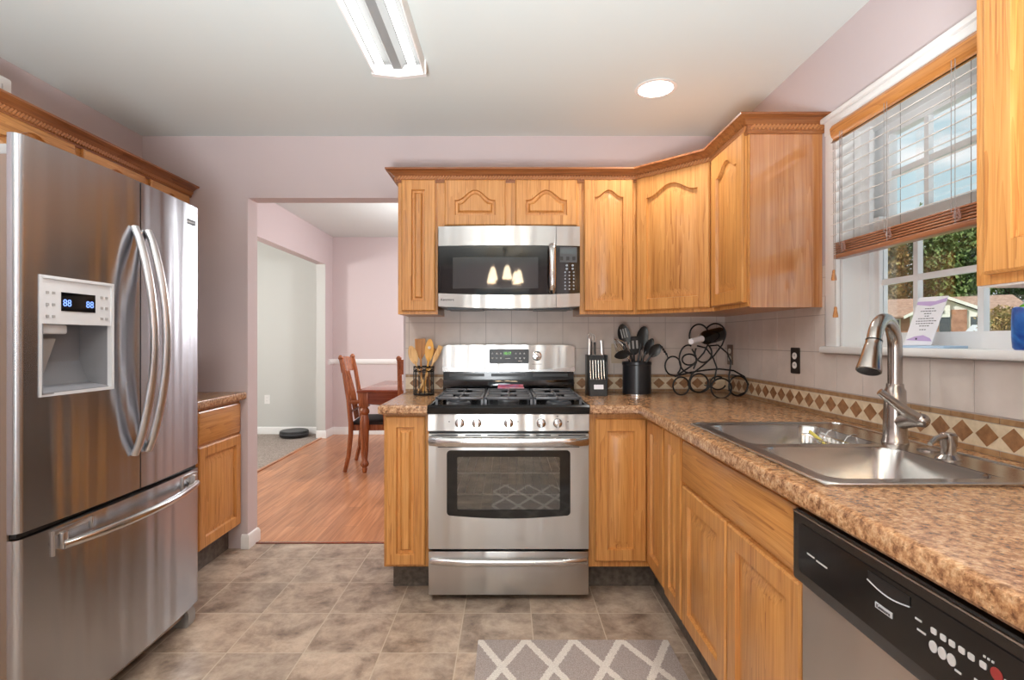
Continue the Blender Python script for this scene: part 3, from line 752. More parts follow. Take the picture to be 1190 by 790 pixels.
# nearest cabinet on the right wall
t = thing('upper_cabinet', 'nearest oak wall cabinet hanging right of the window blind', 'cabinet', (1.14, .8, 1.36))
MB().box(.985, XR-.005, .45, 1.108, 1.353, UT).build('cabinet_body', M['oak'], t)
MB().box(.99, XR-.01, .455, 1.10, 1.3488, 1.3528).build('underside', M['white'], t)
door_mb(MB(), face_right(1.076, 1.373, .985), .60, DT-1.373, arch=.05, fr=.062).build('cabinet_door', M['oak'], t)
# cabinets high on the left wall, over the fridge
LXF = -1.895
for (y0, y1, d0, d1, lab) in ((1.40, 1.86, 1.43, 1.845, 'oak wall cabinet above the fridge, nearest of the left row'),
                              (1.86, 2.305, 1.885, 2.285, 'oak wall cabinet above the fridge water dispenser door'),
                              (2.305, 2.745, 2.33, 2.725, 'oak wall cabinet above the far fridge door, middle of the left row'),
                              (2.745, 3.13, 2.77, 3.10, 'last oak wall cabinet of the left row, against the back wall')):
    t = thing('upper_cabinet', lab, 'cabinet', (-2.03, (y0+y1)/2, 1.84))
    MB().box(XL+.004, LXF, y0+.001, y1-.001, 1.835, 2.11).build('cabinet_body', M['oak_y'], t)
    door_mb(MB(), face_left(d0, 1.85, LXF), d1-d0, 2.085-1.85, arch=.055, fr=.05, frt=.028).build('cabinet_door', M['oak_y'], t)

# ------------------------------------------------------------------ crown mouldings with a rope strip
def crown(name, label, path, m, z0=2.088, z1=2.150, out=.058):
    loc = (path[0][0], path[0][1], z0)
    t = thing(name, label, 'moulding', loc)
    H_ = z1-z0
    prof = [(-.004, z0-.004), (.008, z0-.004), (.012, z0+.05*H_), (.012, z0+.42*H_), (.022, z0+.5*H_), (.030, z0+.64*H_), (.044, z0+.80*H_), (out, z0+.86*H_), (out, z1), (-.004, z1)]
    MB().sweep(prof, path).build('moulding_profile', m, t, ang=25)
    b = MB()
    P = [Vector(p) for p in path]
    for i in range(len(P)-1):
        d = (P[i+1]-P[i]); L = d.length; d.normalize(); n = Vector((d.y, -d.x)); k = int(L/.0155)
        for j in range(k):
            c = P[i]+d*((j+.5)*L/k)+n*.0150
            ax = Vector((d.x*.7, d.y*.7, .72)); b.obox((c.x, c.y, z0+.30*H_), ax, (n.x, n.y, 0), ax.cross(Vector((n.x, n.y, 0))), .0125, .0050, .0046)
    b.build('rope_trim', M['rope'], t, ang=60)
    return t
crown('crown_moulding', 'oak crown moulding with rope trim along the back and corner wall cabinets', [(-.594, YB-.003), (-.594, UF), (.685, UF), (.985, 2.53), (.985, RY0), (XR-.002, RY0)], M['crown'])
crown('crown_moulding', 'oak crown moulding with rope trim above the fridge cabinets', [(LXF, 3.13), (LXF, 1.40)][::-1], M['crown_y'])

# ------------------------------------------------------------------ base cabinets
BB, BT, BF = .148, .892, 2.54                   # bottom and top of the oak boxes; frame face of the back run
RF = .680                                       # frame face of the right run
t = thing('base_cabinet', 'narrow oak base cabinet left of the range with one tall door', 'cabinet', (-.49, 2.83, 0))
MB().box(-.600, -.384, BF, YB-.005, BB, BT).build('cabinet_body', M['oak'], t)
MB().box(-.580, -.384, 2.655, YB-.005, .001, BB).build('toe_kick', M['toe'], t)
door_mb(MB(), face_back(-.590, BB+.012, BF), .19, BT-BB-.03, arch=0, fr=.052).build('cabinet_door', M['oak'], t)
# corner base cabinet with a two-leaf folding door
t = thing('base_cabinet', 'oak corner base cabinet right of the range with folding corner door', 'cabinet', (.66, 2.7, 0))
foot = [(.384, BF), (RF, BF), (RF, 2.245), (XR-.005, 2.245), (XR-.005, YB-.005), (.384, YB-.005)]
MB().prism(foot, lambda u, v, d: (u, v, d), BB, BT).build('cabinet_body', M['oak'], t)
MB().prism([(.384, 2.655), (.735, 2.655), (.735, 2.245), (XR-.005, 2.245), (XR-.005, YB-.005), (.384, YB-.005)], lambda u, v, d: (u, v, d), .001, BB).build('toe_kick', M['toe'], t)
door_mb(MB(), face_back(.415, BB+.03, BF), RF-.019-.415, BT-BB-.06, fr=.058).build('cabinet_door', M['oak'], t)
door_mb(MB(), face_right(BF-.021, BB+.03, RF), BF-.021-2.262, BT-BB-.06, fr=.058).build('cabinet_door', M['oak'], t)
t = thing('base_cabinet', 'very narrow oak base cabinet between corner unit and sink cabinet', 'cabinet', (.98, 2.13, 0))
MB().box(RF, XR-.005, 2.021, 2.243, BB, BT).build('cabinet_body', M['oak'], t)
MB().box(.735, XR-.005, 2.021, 2.243, .001, BB).build('toe_kick', M['toe'], t)
door_mb(MB(), face_right(2.238, BB+.012, RF), .208, BT-BB-.04, fr=.055).build('cabinet_door', M['oak'], t)
t = thing('base_cabinet', 'wide oak sink base cabinet with false drawer front over two doors', 'cabinet', (.98, 1.6, 0))
b = MB().box(RF, RF+.02, 1.172, 2.019, BB, BT).box(RF+.02, XR-.02, 2.003, 2.019, BB, BT).box(RF+.02, XR-.02, 1.172, 1.188, BB, BT).box(RF+.02, XR-.02, 1.188, 2.003, BB, BB+.015).box(XR-.02, XR-.005, 1.172, 2.019, BB, BT)
b.build('cabinet_body', M['oak'], t)
MB().box(.735, XR-.005, 1.172, 2.019, .001, BB).build('toe_kick', M['toe'], t)
slab_mb(MB(), face_right(2.012, .700, RF), .815, .155).build('false_drawer_front', M['oak_y'], t)
door_mb(MB(), face_right(2.012, BB+.012, RF), .400, .525, fr=.06).build('cabinet_door', M['oak'], t)
door_mb(MB(), face_right(1.598, BB+.012, RF), .401, .525, fr=.06).build('cabinet_door', M['oak'], t)
# left run between fridge and doorway
t = thing('base_cabinet', 'oak base cabinet with drawer between the fridge and the doorway', 'cabinet', (-1.88, 2.75, 0))
MB().box(XL+.004, -1.600, 2.36, YB-.005, BB, BT).build('cabinet_body', M['oak'], t)
MB().box(XL+.004, -1.665, 2.36, YB-.005, .001, BB).build('toe_kick', M['toe'], t)
slab_mb(MB(), face_left(2.695, .700, -1.600), .42, .168).build('drawer_front', M['oak_y'], t)
door_mb(MB(), face_left(2.695, BB+.008, -1.600), .42, .53, fr=.055).build('cabinet_door', M['oak'], t)

# ------------------------------------------------------------------ worktops
CB = BT+.001
def edge(o): return [(0, CB-.004), (o-.006, CB-.004), (o, CB+.003), (o, CT-.010), (o-.003, CT-.003), (o-.010, CT), (0, CT)]
b = MB().box(-.616+.02, -.384, 2.50, YB-.005, CB, CT)
b.sweep(edge(.022), [(-.594, YB-.005), (-.594, 2.502), (-.384, 2.502)])
tag(b.build('countertop', M['granite'], loc=(-.5, 2.8, CB)), 'short speckled brown countertop left of the range', 'countertop')
CX0, SK = .632, (.690, 1.175, 1.135, 1.895)     # inner line of the front edge; sink cut-out
b = MB()
b.box(.384, CX0, 2.502, YB-.005, CB, CT).box(CX0, XR-.005, 2.502, YB-.005, CB, CT)
b.box(CX0, XR-.005, SK[3], 2.502, CB, CT).box(CX0, XR-.005, .3, SK[2], CB, CT).box(CX0, SK[0], SK[2], SK[3], CB, CT).box(SK[1], XR-.005, SK[2], SK[3], CB, CT)
b.sweep(edge(.022), [(.384, 2.502), (CX0, 2.502), (CX0, .3)])
tag(b.build('countertop', M['granite'], loc=(.9, 1.7, CB)), 'long speckled brown L-shaped countertop holding the sink', 'countertop')
b = MB().box(XL+.004, -1.58, 2.36, YB-.004, CB, CT)
b.sweep([(o, z) for o, z in edge(.022)], [(-1.58, 2.36), (-1.58, YB-.004)])
tag(b.build('countertop', M['granite'], loc=(-1.9, 2.7, CB)), 'speckled brown countertop between the fridge and the doorway', 'countertop')

# ================================================================== APPLIANCES
# ------------------------------------------------------------------ refrigerator
FY0, FY1, FX0 = 1.458, 2.319, -1.362
def bow(y):
    s = (y-(FY0+FY1)/2)/((FY1-FY0)/2); return FX0+.020*(1-s*s)
def door_plan(y0, y1, r0, r1, xb, n=18):
    pts = [(xb, y0)]
    if r0:
        for i in range(6):
            a = PI/2*i/5; pts.append((bow(y0+r0)-r0+r0*math.sin(a), y0+r0-r0*math.cos(a)))
    for i in range(0 if not r0 else 1, n+(0 if r1 else 1)):
        y = y0+r0+(y1-r1-y0-r0)*i/n; pts.append((bow(y), y))
    if r1:
        for i in range(6):
            a = PI/2*i/5; pts.append((bow(y1-r1)-r1+r1*math.cos(a), y1-r1+r1*math.sin(a)))
    pts.append((xb, y1)); return pts
def door_solid(b, pts, z0, z1, hole=None):
    zs = [z0, z1] if not hole else [z0, hole[2], hole[3], z1]
    if hole:
        ys = [p[1] for p in pts]; new = []
        for i, p in enumerate(pts):
            if i and p[0] > -1.39:
                for h in hole[:2]:
                    if pts[i-1][1] < h < p[1]: new.append((bow(h), h))
            if not (hole[0]-.002 < p[1] < hole[0]+.002 or hole[1]-.002 < p[1] < hole[1]+.002) or p[0] < -1.39: new.append(p)
        pts = new
    n = len(pts); V = [(x, y, z) for z in zs for x, y in pts]; Fc = []
    for k in range(len(zs)-1):
        for i in range(n-1):
            if hole and k == 1 and pts[i][1] >= hole[0]-1e-6 and pts[i+1][1] <= hole[1]+1e-6 and pts[i][0] > -1.39: continue
            Fc.append((k*n+i, k*n+i+1, (k+1)*n+i+1, (k+1)*n+i))
        if not hole: Fc.append((k*n, k*n+n-1, (k+1)*n+n-1, (k+1)*n))
    Fc.append(tuple(range(n-1, -1, -1))); Fc.append(tuple((len(zs)-1)*n+i for i in range(n)))
    return b.add(V, Fc)
fr = thing('refrigerator', 'large stainless steel french-door refrigerator with water dispenser', 'refrigerator', (-1.76, 1.89, 0))
xb = -1.390
b = MB(); a0, a1 = FY0+.004, FY1-.004
b.box(-2.12, -1.394, a0, a0+.03, .05, 1.757).box(-2.12, -1.394, a1-.03, a1, .05, 1.757).box(-2.12, -2.09, a0+.03, a1-.03, .05, 1.757)
for za, zb_ in ((1.727, 1.757), (.05, .10), (.66, .72)): b.box(-2.09, -1.394, a0+.03, a1-.03, za, zb_)
b.build('case', M['sidegrey'], fr)
DH = (1.527, 1.782, 1.080, 1.424)
dl = door_solid(MB(), door_plan(FY0, 1.917, .020, 0, xb), .700, 1.816, DH).build('fridge_door', M['steel_f'], fr, ang=24)
door_solid(MB(), door_plan(1.923, FY1, 0, .020, xb), .700, 1.816).build('fridge_door', M['steel_f'], fr, ang=24)
fz = door_solid(MB(), door_plan(FY0, FY1, .020, .020, xb), .100, .682).build('freezer_drawer', M['steel_f'], fr, ang=24)
MB().box(-1.42, -1.36, 1.9175, 1.9225, .70, 1.80).build('door_gasket', M['lgrey'], fr)
MB().box(-1.52, -1.372, FY0+.01, FY1-.01, .684, .699).build('door_gasket', M['black'], fr)
# dispenser
dp = MB()
y0, y1, z0, z1 = DH; zc = 1.288; xf = bow(1.65)-.002; xk = xf-.10
xd = lambda y: bow(y0)+(bow(y1)-bow(y0))*(y-y0)/(y1-y0)
dp.prism([(xf-.03, y0+.001), (xd(y0)-.001, y0+.001), (xd(y1)-.001, y1-.001), (xf-.03, y1-.001)], lambda u, v, d: (u, v, d), zc, z1-.001)   # control fascia
for (ya, yb_, za, zb_) in ((y0-.007, y0+.003, z0-.006, z1+.006), (y1-.003, y1+.007, z0-.006, z1+.006), (y0, y1, z1-.003, z1+.006), (y0, y1, z0-.006, z0+.003)):
    dp.prism([(xd(ya)-.012, ya), (xd(ya)+.003, ya), (xd(yb_)+.003, yb_), (xd(yb_)-.012, yb_)], lambda u, v, d: (u, v, d), za, zb_)
d_ = dp.build('dispenser_fascia', M['lgrey'], fr)
q = MB(); q.box(xk-.004, xk, y0, y1, z0, z1).box(xk, xf-.001, y0-.0, y0+.002, z0, zc).box(xk, xf-.001, y1-.002, y1, z0, zc).box(xk, xf-.03, y0, y1, zc, zc+.004)
q.prism([(xk, z0), (xf-.001, z0), (xf-.001, z0+.006), (xk+.03, z0+.02), (xk, z0+.09)], lambda u, v, d: (u, d, v), y0, y1)
q.build('dispenser_recess', plain('recess_grey', srgb(122, 122, 126), .4), fr)
q = MB(); q.box(xf-.075, xf-.02, y0+.02, y0+.11, zc-.03, zc-.0005, .006); q.build('dispenser_spout', M['lgrey'], fr)
q = MB(); q.obox((xf-.062, y0+.055, zc-.095), (.35, 0, 1), (0, 1, 0), (-1, 0, .35), .055, .035, .004); q.build('dispenser_paddle', M['grey'], fr)
q = MB(); q.prism([(xd(1.593)-.002, 1.593), (xd(1.593)+.0005, 1.593), (xd(1.716)+.0005, 1.716), (xd(1.716)-.002, 1.716)], lambda u, v, d: (u, v, d), 1.328, 1.385); dsp = q.build('display', M['gloss'], d_)
for yy in (1.612, 1.694):
    text('digits', '88', .030, (xd(yy)+.0014, yy, 1.352), (PI/2, 0, PI/2-.05), M['led_b'], d_)
for yy in (1.548, 1.568, 1.742, 1.762):
    for zz in (1.31, 1.345, 1.38): MB().box(xd(yy)-.002, xd(yy)+.0006, yy-.005, yy+.005, zz-.004, zz+.004).build('button', M['grey'], d_)
# curved bar handles
for yy in (1.885, 1.955):
    pts = []
    for i in range(21):
        s = i/20; z = .830+(1.645-.830)*s; pts.append((bow(yy)+.004+.072*math.sin(PI*s)**.8, yy, z))
    MB().tube(pts, .0115, 14, ry=1.5, up=(1, 0, 0)).build('door_handle', M['alu'], fr)
pts = []
for i in range(21):
    s = i/20; y = 1.578+(2.262-1.578)*s; pts.append((bow(y)+.016+.042*math.sin(PI*s)**.8, y, .626))
hb = MB().tube(pts, .0145, 12).build('drawer_handle', M['steel_p'], fr)
for (ya, yb_, ye) in ((1.558, 1.700, 1.585), (2.175, 2.285, 2.255)):
    q = MB()
    for (u0, u1, w0, w1) in ((ya, yb_, .660, .672), (ya, ya+.008, .598, .672), (yb_-.006, yb_, .635, .672)):
        x = bow((u0+u1)/2); q.box(x-.003, x+.006, u0, u1, w0, w1, .001)
    q.box(bow(ye)-.004, bow(ye)+.020, ye-.01, ye+.01, .614, .664, .003)
    q.build('handle_bracket', M['steel_s'], fr)
q = MB()
x = bow(2.24); q.obox((x+.0005, 2.24, 1.742), (0, 1, 0), (1, 0, 0), (0, 0, 1), .037, .0012, .011); bd = q.build('brand_badge', M['dgrey'], fr)
text('lettering', 'Kenmore', .016, (x+.0022, 2.24, 1.742), (PI/2, 0, PI/2-.03), M['lgrey'], bd)
MB().box(-1.47, -1.396, FY0+.012, FY0+.075, 1.7572, 1.79, .005).build('hinge_cover', M['grey'], fr)
MB().box(-1.47, -1.396, FY1-.075, FY1-.012, 1.7572, 1.79, .005).build('hinge_cover', M['grey'], fr)
MB().box(-2.08, -1.43, FY0+.03, FY1-.03, .03, .0995).build('base_grille', M['black'], fr)
for yy in (FY0+.05, FY1-.03):
    MB().prism([(-1.46, .0), (-1.385, .0), (-1.375, .02), (-1.375, .06), (-1.40, .098), (-1.46, .098)], lambda u, v, d: (u, d, v), yy-.025, yy+.022).build('foot', M['grey'], fr)

# ------------------------------------------------------------------ gas range
YF = 2.490
rg = thing('gas_range', 'stainless steel gas range with black cooktop and oven window', 'stove', (0, 2.8, 0))
b = MB()
b.box(-.379, -.365, YF+.045, 3.10, .03, .90).box(.365, .379, YF+.045, 3.10, .03, .90).box(-.379, .379, 3.05, 3.10, .03, .90)
b.box(-.379, .379, YF+.045, 3.10, .03, .24).box(-.379, .379, YF+.045, 3.10, .795, .892)
b.build('range_body', M['black'], rg)
for x in (-.33, .33):
    for y in (2.58, 3.04): MB().lathe([(.018, 0), (.018, .012), (.010, .014), (.010, .031)], (x, y, 0), 10).build('foot', M['black'], rg)
q = MB(); zb, zt = .30, .755
q.box(-.31, .31, 3.0, 3.01, zb, zt).box(-.31, -.30, YF+.046, 3.0, zb, zt).box(.30, .31, YF+.046, 3.0, zb, zt).box(-.31, .31, YF+.046, 3.0, zb, zb+.01).box(-.31, .31, YF+.046, 3.0, zt-.01, zt)
cv = q.build('oven_cavity', M['cavity'], rg)
for z in (.49, .595):
    q = MB()
    for y in (2.56, 2.97): q.tube([(-.297, y, z), (.297, y, z)], .0045, 6)
    for x in lin(-.297, .297, 14): q.tube([(x, 2.56, z), (x, 2.97, z)], .0022, 6)
    q.build('oven_rack', M['steel_s'], cv)
# oven door
b = MB(); z0, z1 = .252, .797
wz0, wz1, wx = .425, .695, .250
b.box(-.379, -wx, YF, YF+.042, z0, z1, .003).box(wx, .379, YF, YF+.042, z0, z1, .003).box(-wx, wx, YF+.001, YF+.042, wz1, z1-.0005).box(-wx, wx, YF+.001, YF+.042, z0+.0005, wz0)
b = MB()
def ringfront(b, outer, inner, y0, y1):
    n = len(outer); V = [(u, y0, v) for u, v in outer]+[(u, y0, v) for u, v in inner]+[(u, y1, v) for u, v in outer]+[(u, y1, v) for u, v in inner]
    Fc = []
    for i in range(n):
        j = (i+1) % n
        Fc += [(i, j, n+j, n+i), (2*n+i, 3*n+i, 3*n+j, 2*n+j), (i, 2*n+i, 2*n+j, j), (n+i, n+j, 3*n+j, 3*n+i)]
    return b.add(V, Fc)
def rr(x0, x1, z0, z1, r, sag=0.0, n=6):
    P = []
    for i in range(n+1): a = PI*1.5*0+PI+PI/2*i/n; P.append((x0+r+r*math.cos(a), z0+r+r*math.sin(a)))
    for i in range(1, 8): s = i/8; P.append((x0+r+(x1-x0-2*r)*s, z0-sag*math.sin(PI*s)))
    for i in range(n+1): a = 1.5*PI+PI/2*i/n; P.append((x1-r+r*math.cos(a), z0+r+r*math.sin(a)))
    for i in range(n+1): a = PI/2*i/n; P.append((x1-r+r*math.cos(a), z1-r+r*math.sin(a)))
    for i in range(1, 8): s = i/8; P.append((x1-r-(x1-x0-2*r)*s, z1))
    for i in range(n+1): a = PI/2+PI/2*i/n; P.append((x0+r+r*math.cos(a), z1-r+r*math.sin(a)))
    return P
ringfront(b, rr(-.379, .379, z0, z1, .004), rr(-.278, .278, .424, .706, .012, .012), YF, YF+.042)
od = b.build('oven_door', M['steel'], rg)
q = MB(); ringfront(q, rr(-.292, .292, .410, .719, .018, .014), rr(-.243, .243, .436, .688, .008, .0), YF-.002, YF+.004)
wf = q.build('window_frame', M['gloss'], od)
MB().box(-.246, .246, YF+.0045, YF+.008, .433, .691).build('window_glass', M['ovenglass'], od)
pts = [(x, YF-.012-.034*(1-(abs(x)/.372)**6), .764) for x in lin(-.372, .372, 24)]
MB().tube(pts, .022, 12, ry=.55, up=(0, 0, 1)).build('oven_handle', M['steel_p'], od)
q = MB()
for z, spans in ((.7895, [(-.365, -.24), (-.205, -.13), (-.10, .10), (.13, .20), (.235, .365)]), (.735, [(-.335, -.22), (-.205, -.14), (-.11, .11), (.14, .2), (.22, .335)])):
    for a, c in spans: q.box(a, c, YF-.0008, YF+.001, z-.0028, z+.0028)
q.build('vent_slots', M['black'], od)
# warming drawer
b = MB().box(-.379, .379, YF, YF+.042, .034, .240, .004); dr = b.build('storage_drawer', M['steel'], rg)
pts = [(x, YF-.010-.026*(1-(abs(x)/.366)**6), .200) for x in lin(-.366, .366, 24)]
MB().tube(pts, .0165, 12, ry=.6, up=(0, 0, 1)).build('drawer_handle', M['steel_p'], dr)
# control panel and knobs
b = MB().prism([(YF-.010, .812), (YF-.004, .808), (YF+.05, .808), (YF+.05, .892), (YF+.006, .892), (YF-.002, .889)], lambda u, v, d: (d, u, v), -.380, .380)
cp = b.build('control_panel', M['steel'], rg)
MB().box(-.378, .378, YF+.004, YF+.05, .7985, .8075).build('panel_gap', M['black'], rg)
for x in (-.230, -.150, 0, .153, .231):
    c = (x, YF-.006, .848)
    k = MB().lathe([(.0225, 0), (.0225, .008), (.0205, .013), (.016, .016), (0, .016)], c, 20, axis=(0, -1, .08)); k.obox((x, YF-.026, .8495), (1, 0, 0), (0, -1, .08), (0, .08, 1), .0050, .009, .0205)
    k.build('knob', M['steel_p'], cp)
q = MB()
for x in (-.280, .045, .280): q.lathe([(.003, 0), (.003, .0012), (0, .0012)], (x, YF-.0065, .855), 10, axis=(0, -1, .08))
for x in (-.230, -.150, 0, .153, .231): q.box(x-.004, x+.004, YF-.0052, YF-.003, .878, .881)
q.build('panel_marks', M['ink'], cp)
# cooktop
b = MB(); b.prism([(YF-.016, .893), (YF-.020, .905), (YF-.020, .925), (YF-.010, .934), (YF+.02, .932), (YF+.035, .924), (3.03, .924), (3.05, .934), (3.06, .934), (3.06, .893)], lambda u, v, d: (d, u, v), -.3795, .3795)
b.box(-.380, -.366, YF-.010, 3.06, .90, .935, .004).box(.366, .380, YF-.010, 3.06, .90, .935, .004)
ck = b.build('cooktop', M['enamel'], rg)
for (x, y, r) in ((-.25, 2.63, .047), (-.25, 2.88, .038), (0, 2.75, .042), (.25, 2.63, .05), (.25, 2.88, .036)):
    MB().lathe([(r+.014, .9242), (r+.01, .932), (r, .936), (r, .944), (r-.006, .948), (0, .949)], (x, y, 0), 20).build('burner', M['dgrey'], ck)
for (xa, xb_) in ((-.352, -.122), (-.116, .116), (.122, .352)):
    q = MB(); zt = .966; ya, yb2 = 2.535, 2.985; w = .0055; xm = (xa+xb_)/2
    def bar(x0, x1, y0, y1): q.box(x0, x1, y0, y1, zt-.014, zt, .0025)
    bar(xa, xa+2*w, ya, yb2); bar(xb_-2*w, xb_, ya, yb2); bar(xa, xb_, ya, ya+2*w); bar(xa, xb_, yb2-2*w, yb2); bar(xa, xb_, 2.755-w, 2.755+w)
    bar(xm-w, xm+w, ya, 2.60); bar(xm-w, xm+w, 2.665, 2.85); bar(xm-w, xm+w, 2.91, yb2)
    for yy in (2.635, 2.88): bar(xa, xm-.04, yy-w, yy+w); bar(xm+.04, xb_, yy-w, yy+w)
    for x in (xa+w, xb_-w):
        for y in (ya+w, yb2-w): q.box(x-w, x+w, y-w, y+w, .9245, zt)
    q.build('grate', M['iron'], ck)
# backguard
xs = lin(-.379, .379, 24); by0 = 3.025
sag = lambda x: 1.052+.016*(abs(x)/.379)**2
q = MB().panel(xs, lambda x: 1.058, lambda x: 1.212-.012*(max(0, abs(x)-.362)/.017)**2, lambda x: by0, 3.10)
bg_ = q.build('backguard', M['steel'], rg)
MB().panel(xs, lambda x: 1.060, lambda x: 1.066+.020*(abs(x)/.379)**2, lambda x: by0-.005, by0).build('backguard_lip', M['steel_p'], bg_)
MB().box(-.376, .376, by0+.012, 3.10, .934, 1.0578).build('rear_panel', M['enamel'], rg)
MB().box(-.376, .376, by0-.004, by0+.0118, .936, 1.012, .003).build('rear_vent', M['gloss'], rg)
q = MB()
for x in (-.24, 0, .24): q.box(x-.10, x+.10, by0+.004, by0+.0119, 1.030, 1.046)
q.build('vent_slots', M['black'], rg)
q = MB().prism(rrect(-.112, .117, 1.105, 1.188, .010), lambda u, v, d: (u, d, v), by0-.003, by0); ds = q.build('display', M['black'], bg_)
MB().box(-.030, .016, by0-.0036, by0-.0029, 1.150, 1.176).build('clock_window', plain('clock_back', (.02, .05, .015, 1), .3), ds)
text('clock_digits', '10:17', .020, (-.007, by0-.0039, 1.163), (PI/2, 0, 0), M['led_g'], ds)
for x in (-.092, -.068, -.044, .042, .066, .090):
    for z in (1.135, 1.163): MB().prism([(x-.006, z-.004), (x+.006, z-.004), (x, z+.006)] if z > 1.15 else [(x-.006, z+.004), (x, z-.006), (x+.006, z+.004)], lambda u, v, d: (u, d, v), by0-.0036, by0-.0029).build('button', M['whiteink'], ds)
for a_, c_, z_ in ((-.02, .01, 1.134), (.055, .077, 1.1195)): MB().box(a_, c_, by0-.0036, by0-.0029, z_-.002, z_+.002).build('printed_mark', M['whiteink'], ds)
k = MB().lathe([(.0275, 0), (.0275, .004), (.022, .007), (.021, .020), (0, .022)], (.163, by0, 1.148), 20, axis=(0, -1, 0)); k.box(.159, .167, by0-.034, by0-.019, 1.128, 1.168, .003)
k.build('knob', M['steel_p'], bg_)
MB().box(-.171, -.157, by0-.002, by0, 1.138, 1.158).build('indicator_window', M['gloss'], bg_)
text('lettering', 'Kenmore', .014, (0, by0-.0012, 1.092), (PI/2, 0, 0), M['ink'], bg_)
q = MB().box(.135, .19, by0-.0006, by0, 1.100, 1.1025).box(-.18, -.15, by0-.0006, by0, 1.104, 1.106); q.build('panel_marks', M['ink'], bg_)
o = MB().box(-.062, .088, 2.965, 3.018, .9661, .972, .002).obox((.012, 3.006, .9785), (1, 0, 0), (0, 1, .9), (0, -.9, 1), .072, .0018, .010).build('printed_card', M['pink'], loc=(.01, 3.0, .966))
tag(o, 'small pink and lilac printed card propped at the back of the cooktop', 'card')

# ------------------------------------------------------------------ microwave over the range
mw = thing('microwave', 'stainless over-the-range microwave with black glass door', 'microwave', (0, 2.95, 1.40))
MX0, MX1, MYF = -.370, .376, 2.775
mb_ = lambda x: MYF-.018*(1-((x-.003)/.373)**2)
MB().box(MX0+.004, MX1-.004, MYF+.055, YB-.006, 1.415, 1.838).build('microwave_case', M['black'], mw)
sg = lambda x: 1.486-.010*(1-((x-.003)/.373)**2)
lo = lambda x: 1.418-.012*(1-((x-.003)/.373)**2)
XSP = .250
xa, xc = lin(MX0, XSP-.001, 22), lin(XSP+.001, MX1, 6)
for X_ in (xa, xc):
    MB().panel(X_, lambda x: 1.736, lambda x: 1.838, mb_, MYF+.055).build('top_vent_panel', M['steel'], mw)
    MB().panel(X_, lo, sg, mb_, MYF+.055).build('bottom_panel', M['steel'], mw)
dm = MB().panel(xa, lambda x: sg(x)+.001, lambda x: 1.735, lambda x: mb_(x)+.001, MYF+.05).build('microwave_door', M['gloss'], mw)
wn_ = MB().panel(lin(-.293, .155, 14), lambda x: 1.510, lambda x: 1.674, lambda x: mb_(x)-.0006, MYF+.03).build('door_window', plain('window_screen', srgb(44, 46, 48), .04, spec=.9), dm)
cpn = MB().panel(xc, lambda x: sg(x)+.001, lambda x: 1.735, lambda x: mb_(x)+.001, MYF+.05).build('control_panel', M['gloss'], mw)
pts = [(.228, mb_(.228)-.006-.030*math.sin(PI*s)**.35, 1.492+(1.738-1.492)*s) for s in lin(0, 1, 20)]
MB().tube(pts, .0125, 12, ry=1.5, up=(0, -1, 0)).build('door_handle', M['steel_p'], mw)
q = MB(); yk = mb_(.31)-.001
q.box(.263, .360, yk-.001, yk+.012, 1.648, 1.728); dq = q.build('display_bezel', M['dgrey'], cpn)
MB().box(.272, .352, yk-.002, yk, 1.692, 1.718).build('display', plain('lcd', srgb(84, 92, 96), .2), dq)
for x in (.279, .311, .343): MB().box(x-.008, x+.008, yk-.002, yk, 1.658, 1.678).build('button', M['black'], dq)
for r, z in enumerate(lin(1.632, 1.508, 7)):
    for c in range(3 if r < 2 else 4):
        x = .275+(.031 if r < 2 else .0225)*c; rad = .006 if r < 2 else .0045
        MB().lathe([(rad, 0), (rad, .0012), (0, .0012)], (x, yk+.001, z), 10, axis=(0, -1, 0)).build('key', M['keygrey'], cpn)
text('lettering', 'Kenmore', .019, (-.322, mb_(-.322)-.0012, 1.452), (PI/2, 0, -.10), M['ink'], mw)
MB().box(-.10, .10, MYF+.02, MYF+.05, 1.400, 1.4145).box(-.33, -.14, MYF+.08, MYF+.25, 1.404, 1.4145).box(.14, .33, MYF+.08, MYF+.25, 1.404, 1.4145).build('grease_filter', M['dgrey'], mw)

# ------------------------------------------------------------------ dishwasher
dw = thing('dishwasher', 'dishwasher with black control strip and stainless door beside the sink cabinet', 'dishwasher', (.95, .86, 0))
DX = .630; dy0, dy1 = .560, 1.164
MB().box(.69, XR-.02, dy0, 1.10, .10, .885).build('tub', M['black'], dw)
MB().box(.735, XR-.02, dy0, dy1, .001, .0995).build('toe_panel', M['black'], dw)
MB().box(DX+.018, .689, dy0, dy1, .105, .712, .004).build('door_panel', M['steel_dw'], dw)
b = MB().prism([(DX+.02, .714), (DX+.003, .716), (DX, .722), (DX, .862), (DX+.006, .870), (DX+.03, .872), (.689, .872), (.689, .714)], lambda u, v, d: (u, d, v), dy0, dy1)
pn = b.build('control_strip', M['dwpanel'], dw)
MB().prism(rrect(.575, 1.140, .742, .846, .012), lambda u, v, d: (d, u, v), DX-.0022, DX).build('gloss_inset', M['enamel'], pn)
MB().box(DX-.001, DX+.004, dy0, dy1, .8635, .8665).build('chrome_line', M['steel_s'], pn)
b = MB().prism([(.823, .838), (.919, .838)]+[(.919-.096*s, .8235-.0075*math.sin(PI*s)) for s in lin(0, 1, 10)], lambda u, v, d: (d, u, v), DX-.0034, DX-.002)
b.build('handle_pocket', M['black'], pn)
pts = [(DX-.004, .919-.096*s, .8230-.0075*math.sin(PI*s)) for s in lin(0, 1, 10)]
MB().tube(pts, .0012, 6).build('pocket_edge', M['lgrey'], pn)
bdg = MB().box(DX-.0036, DX-.002, .861, .900, .784, .7935).build('brand_badge', M['lgrey'], pn)
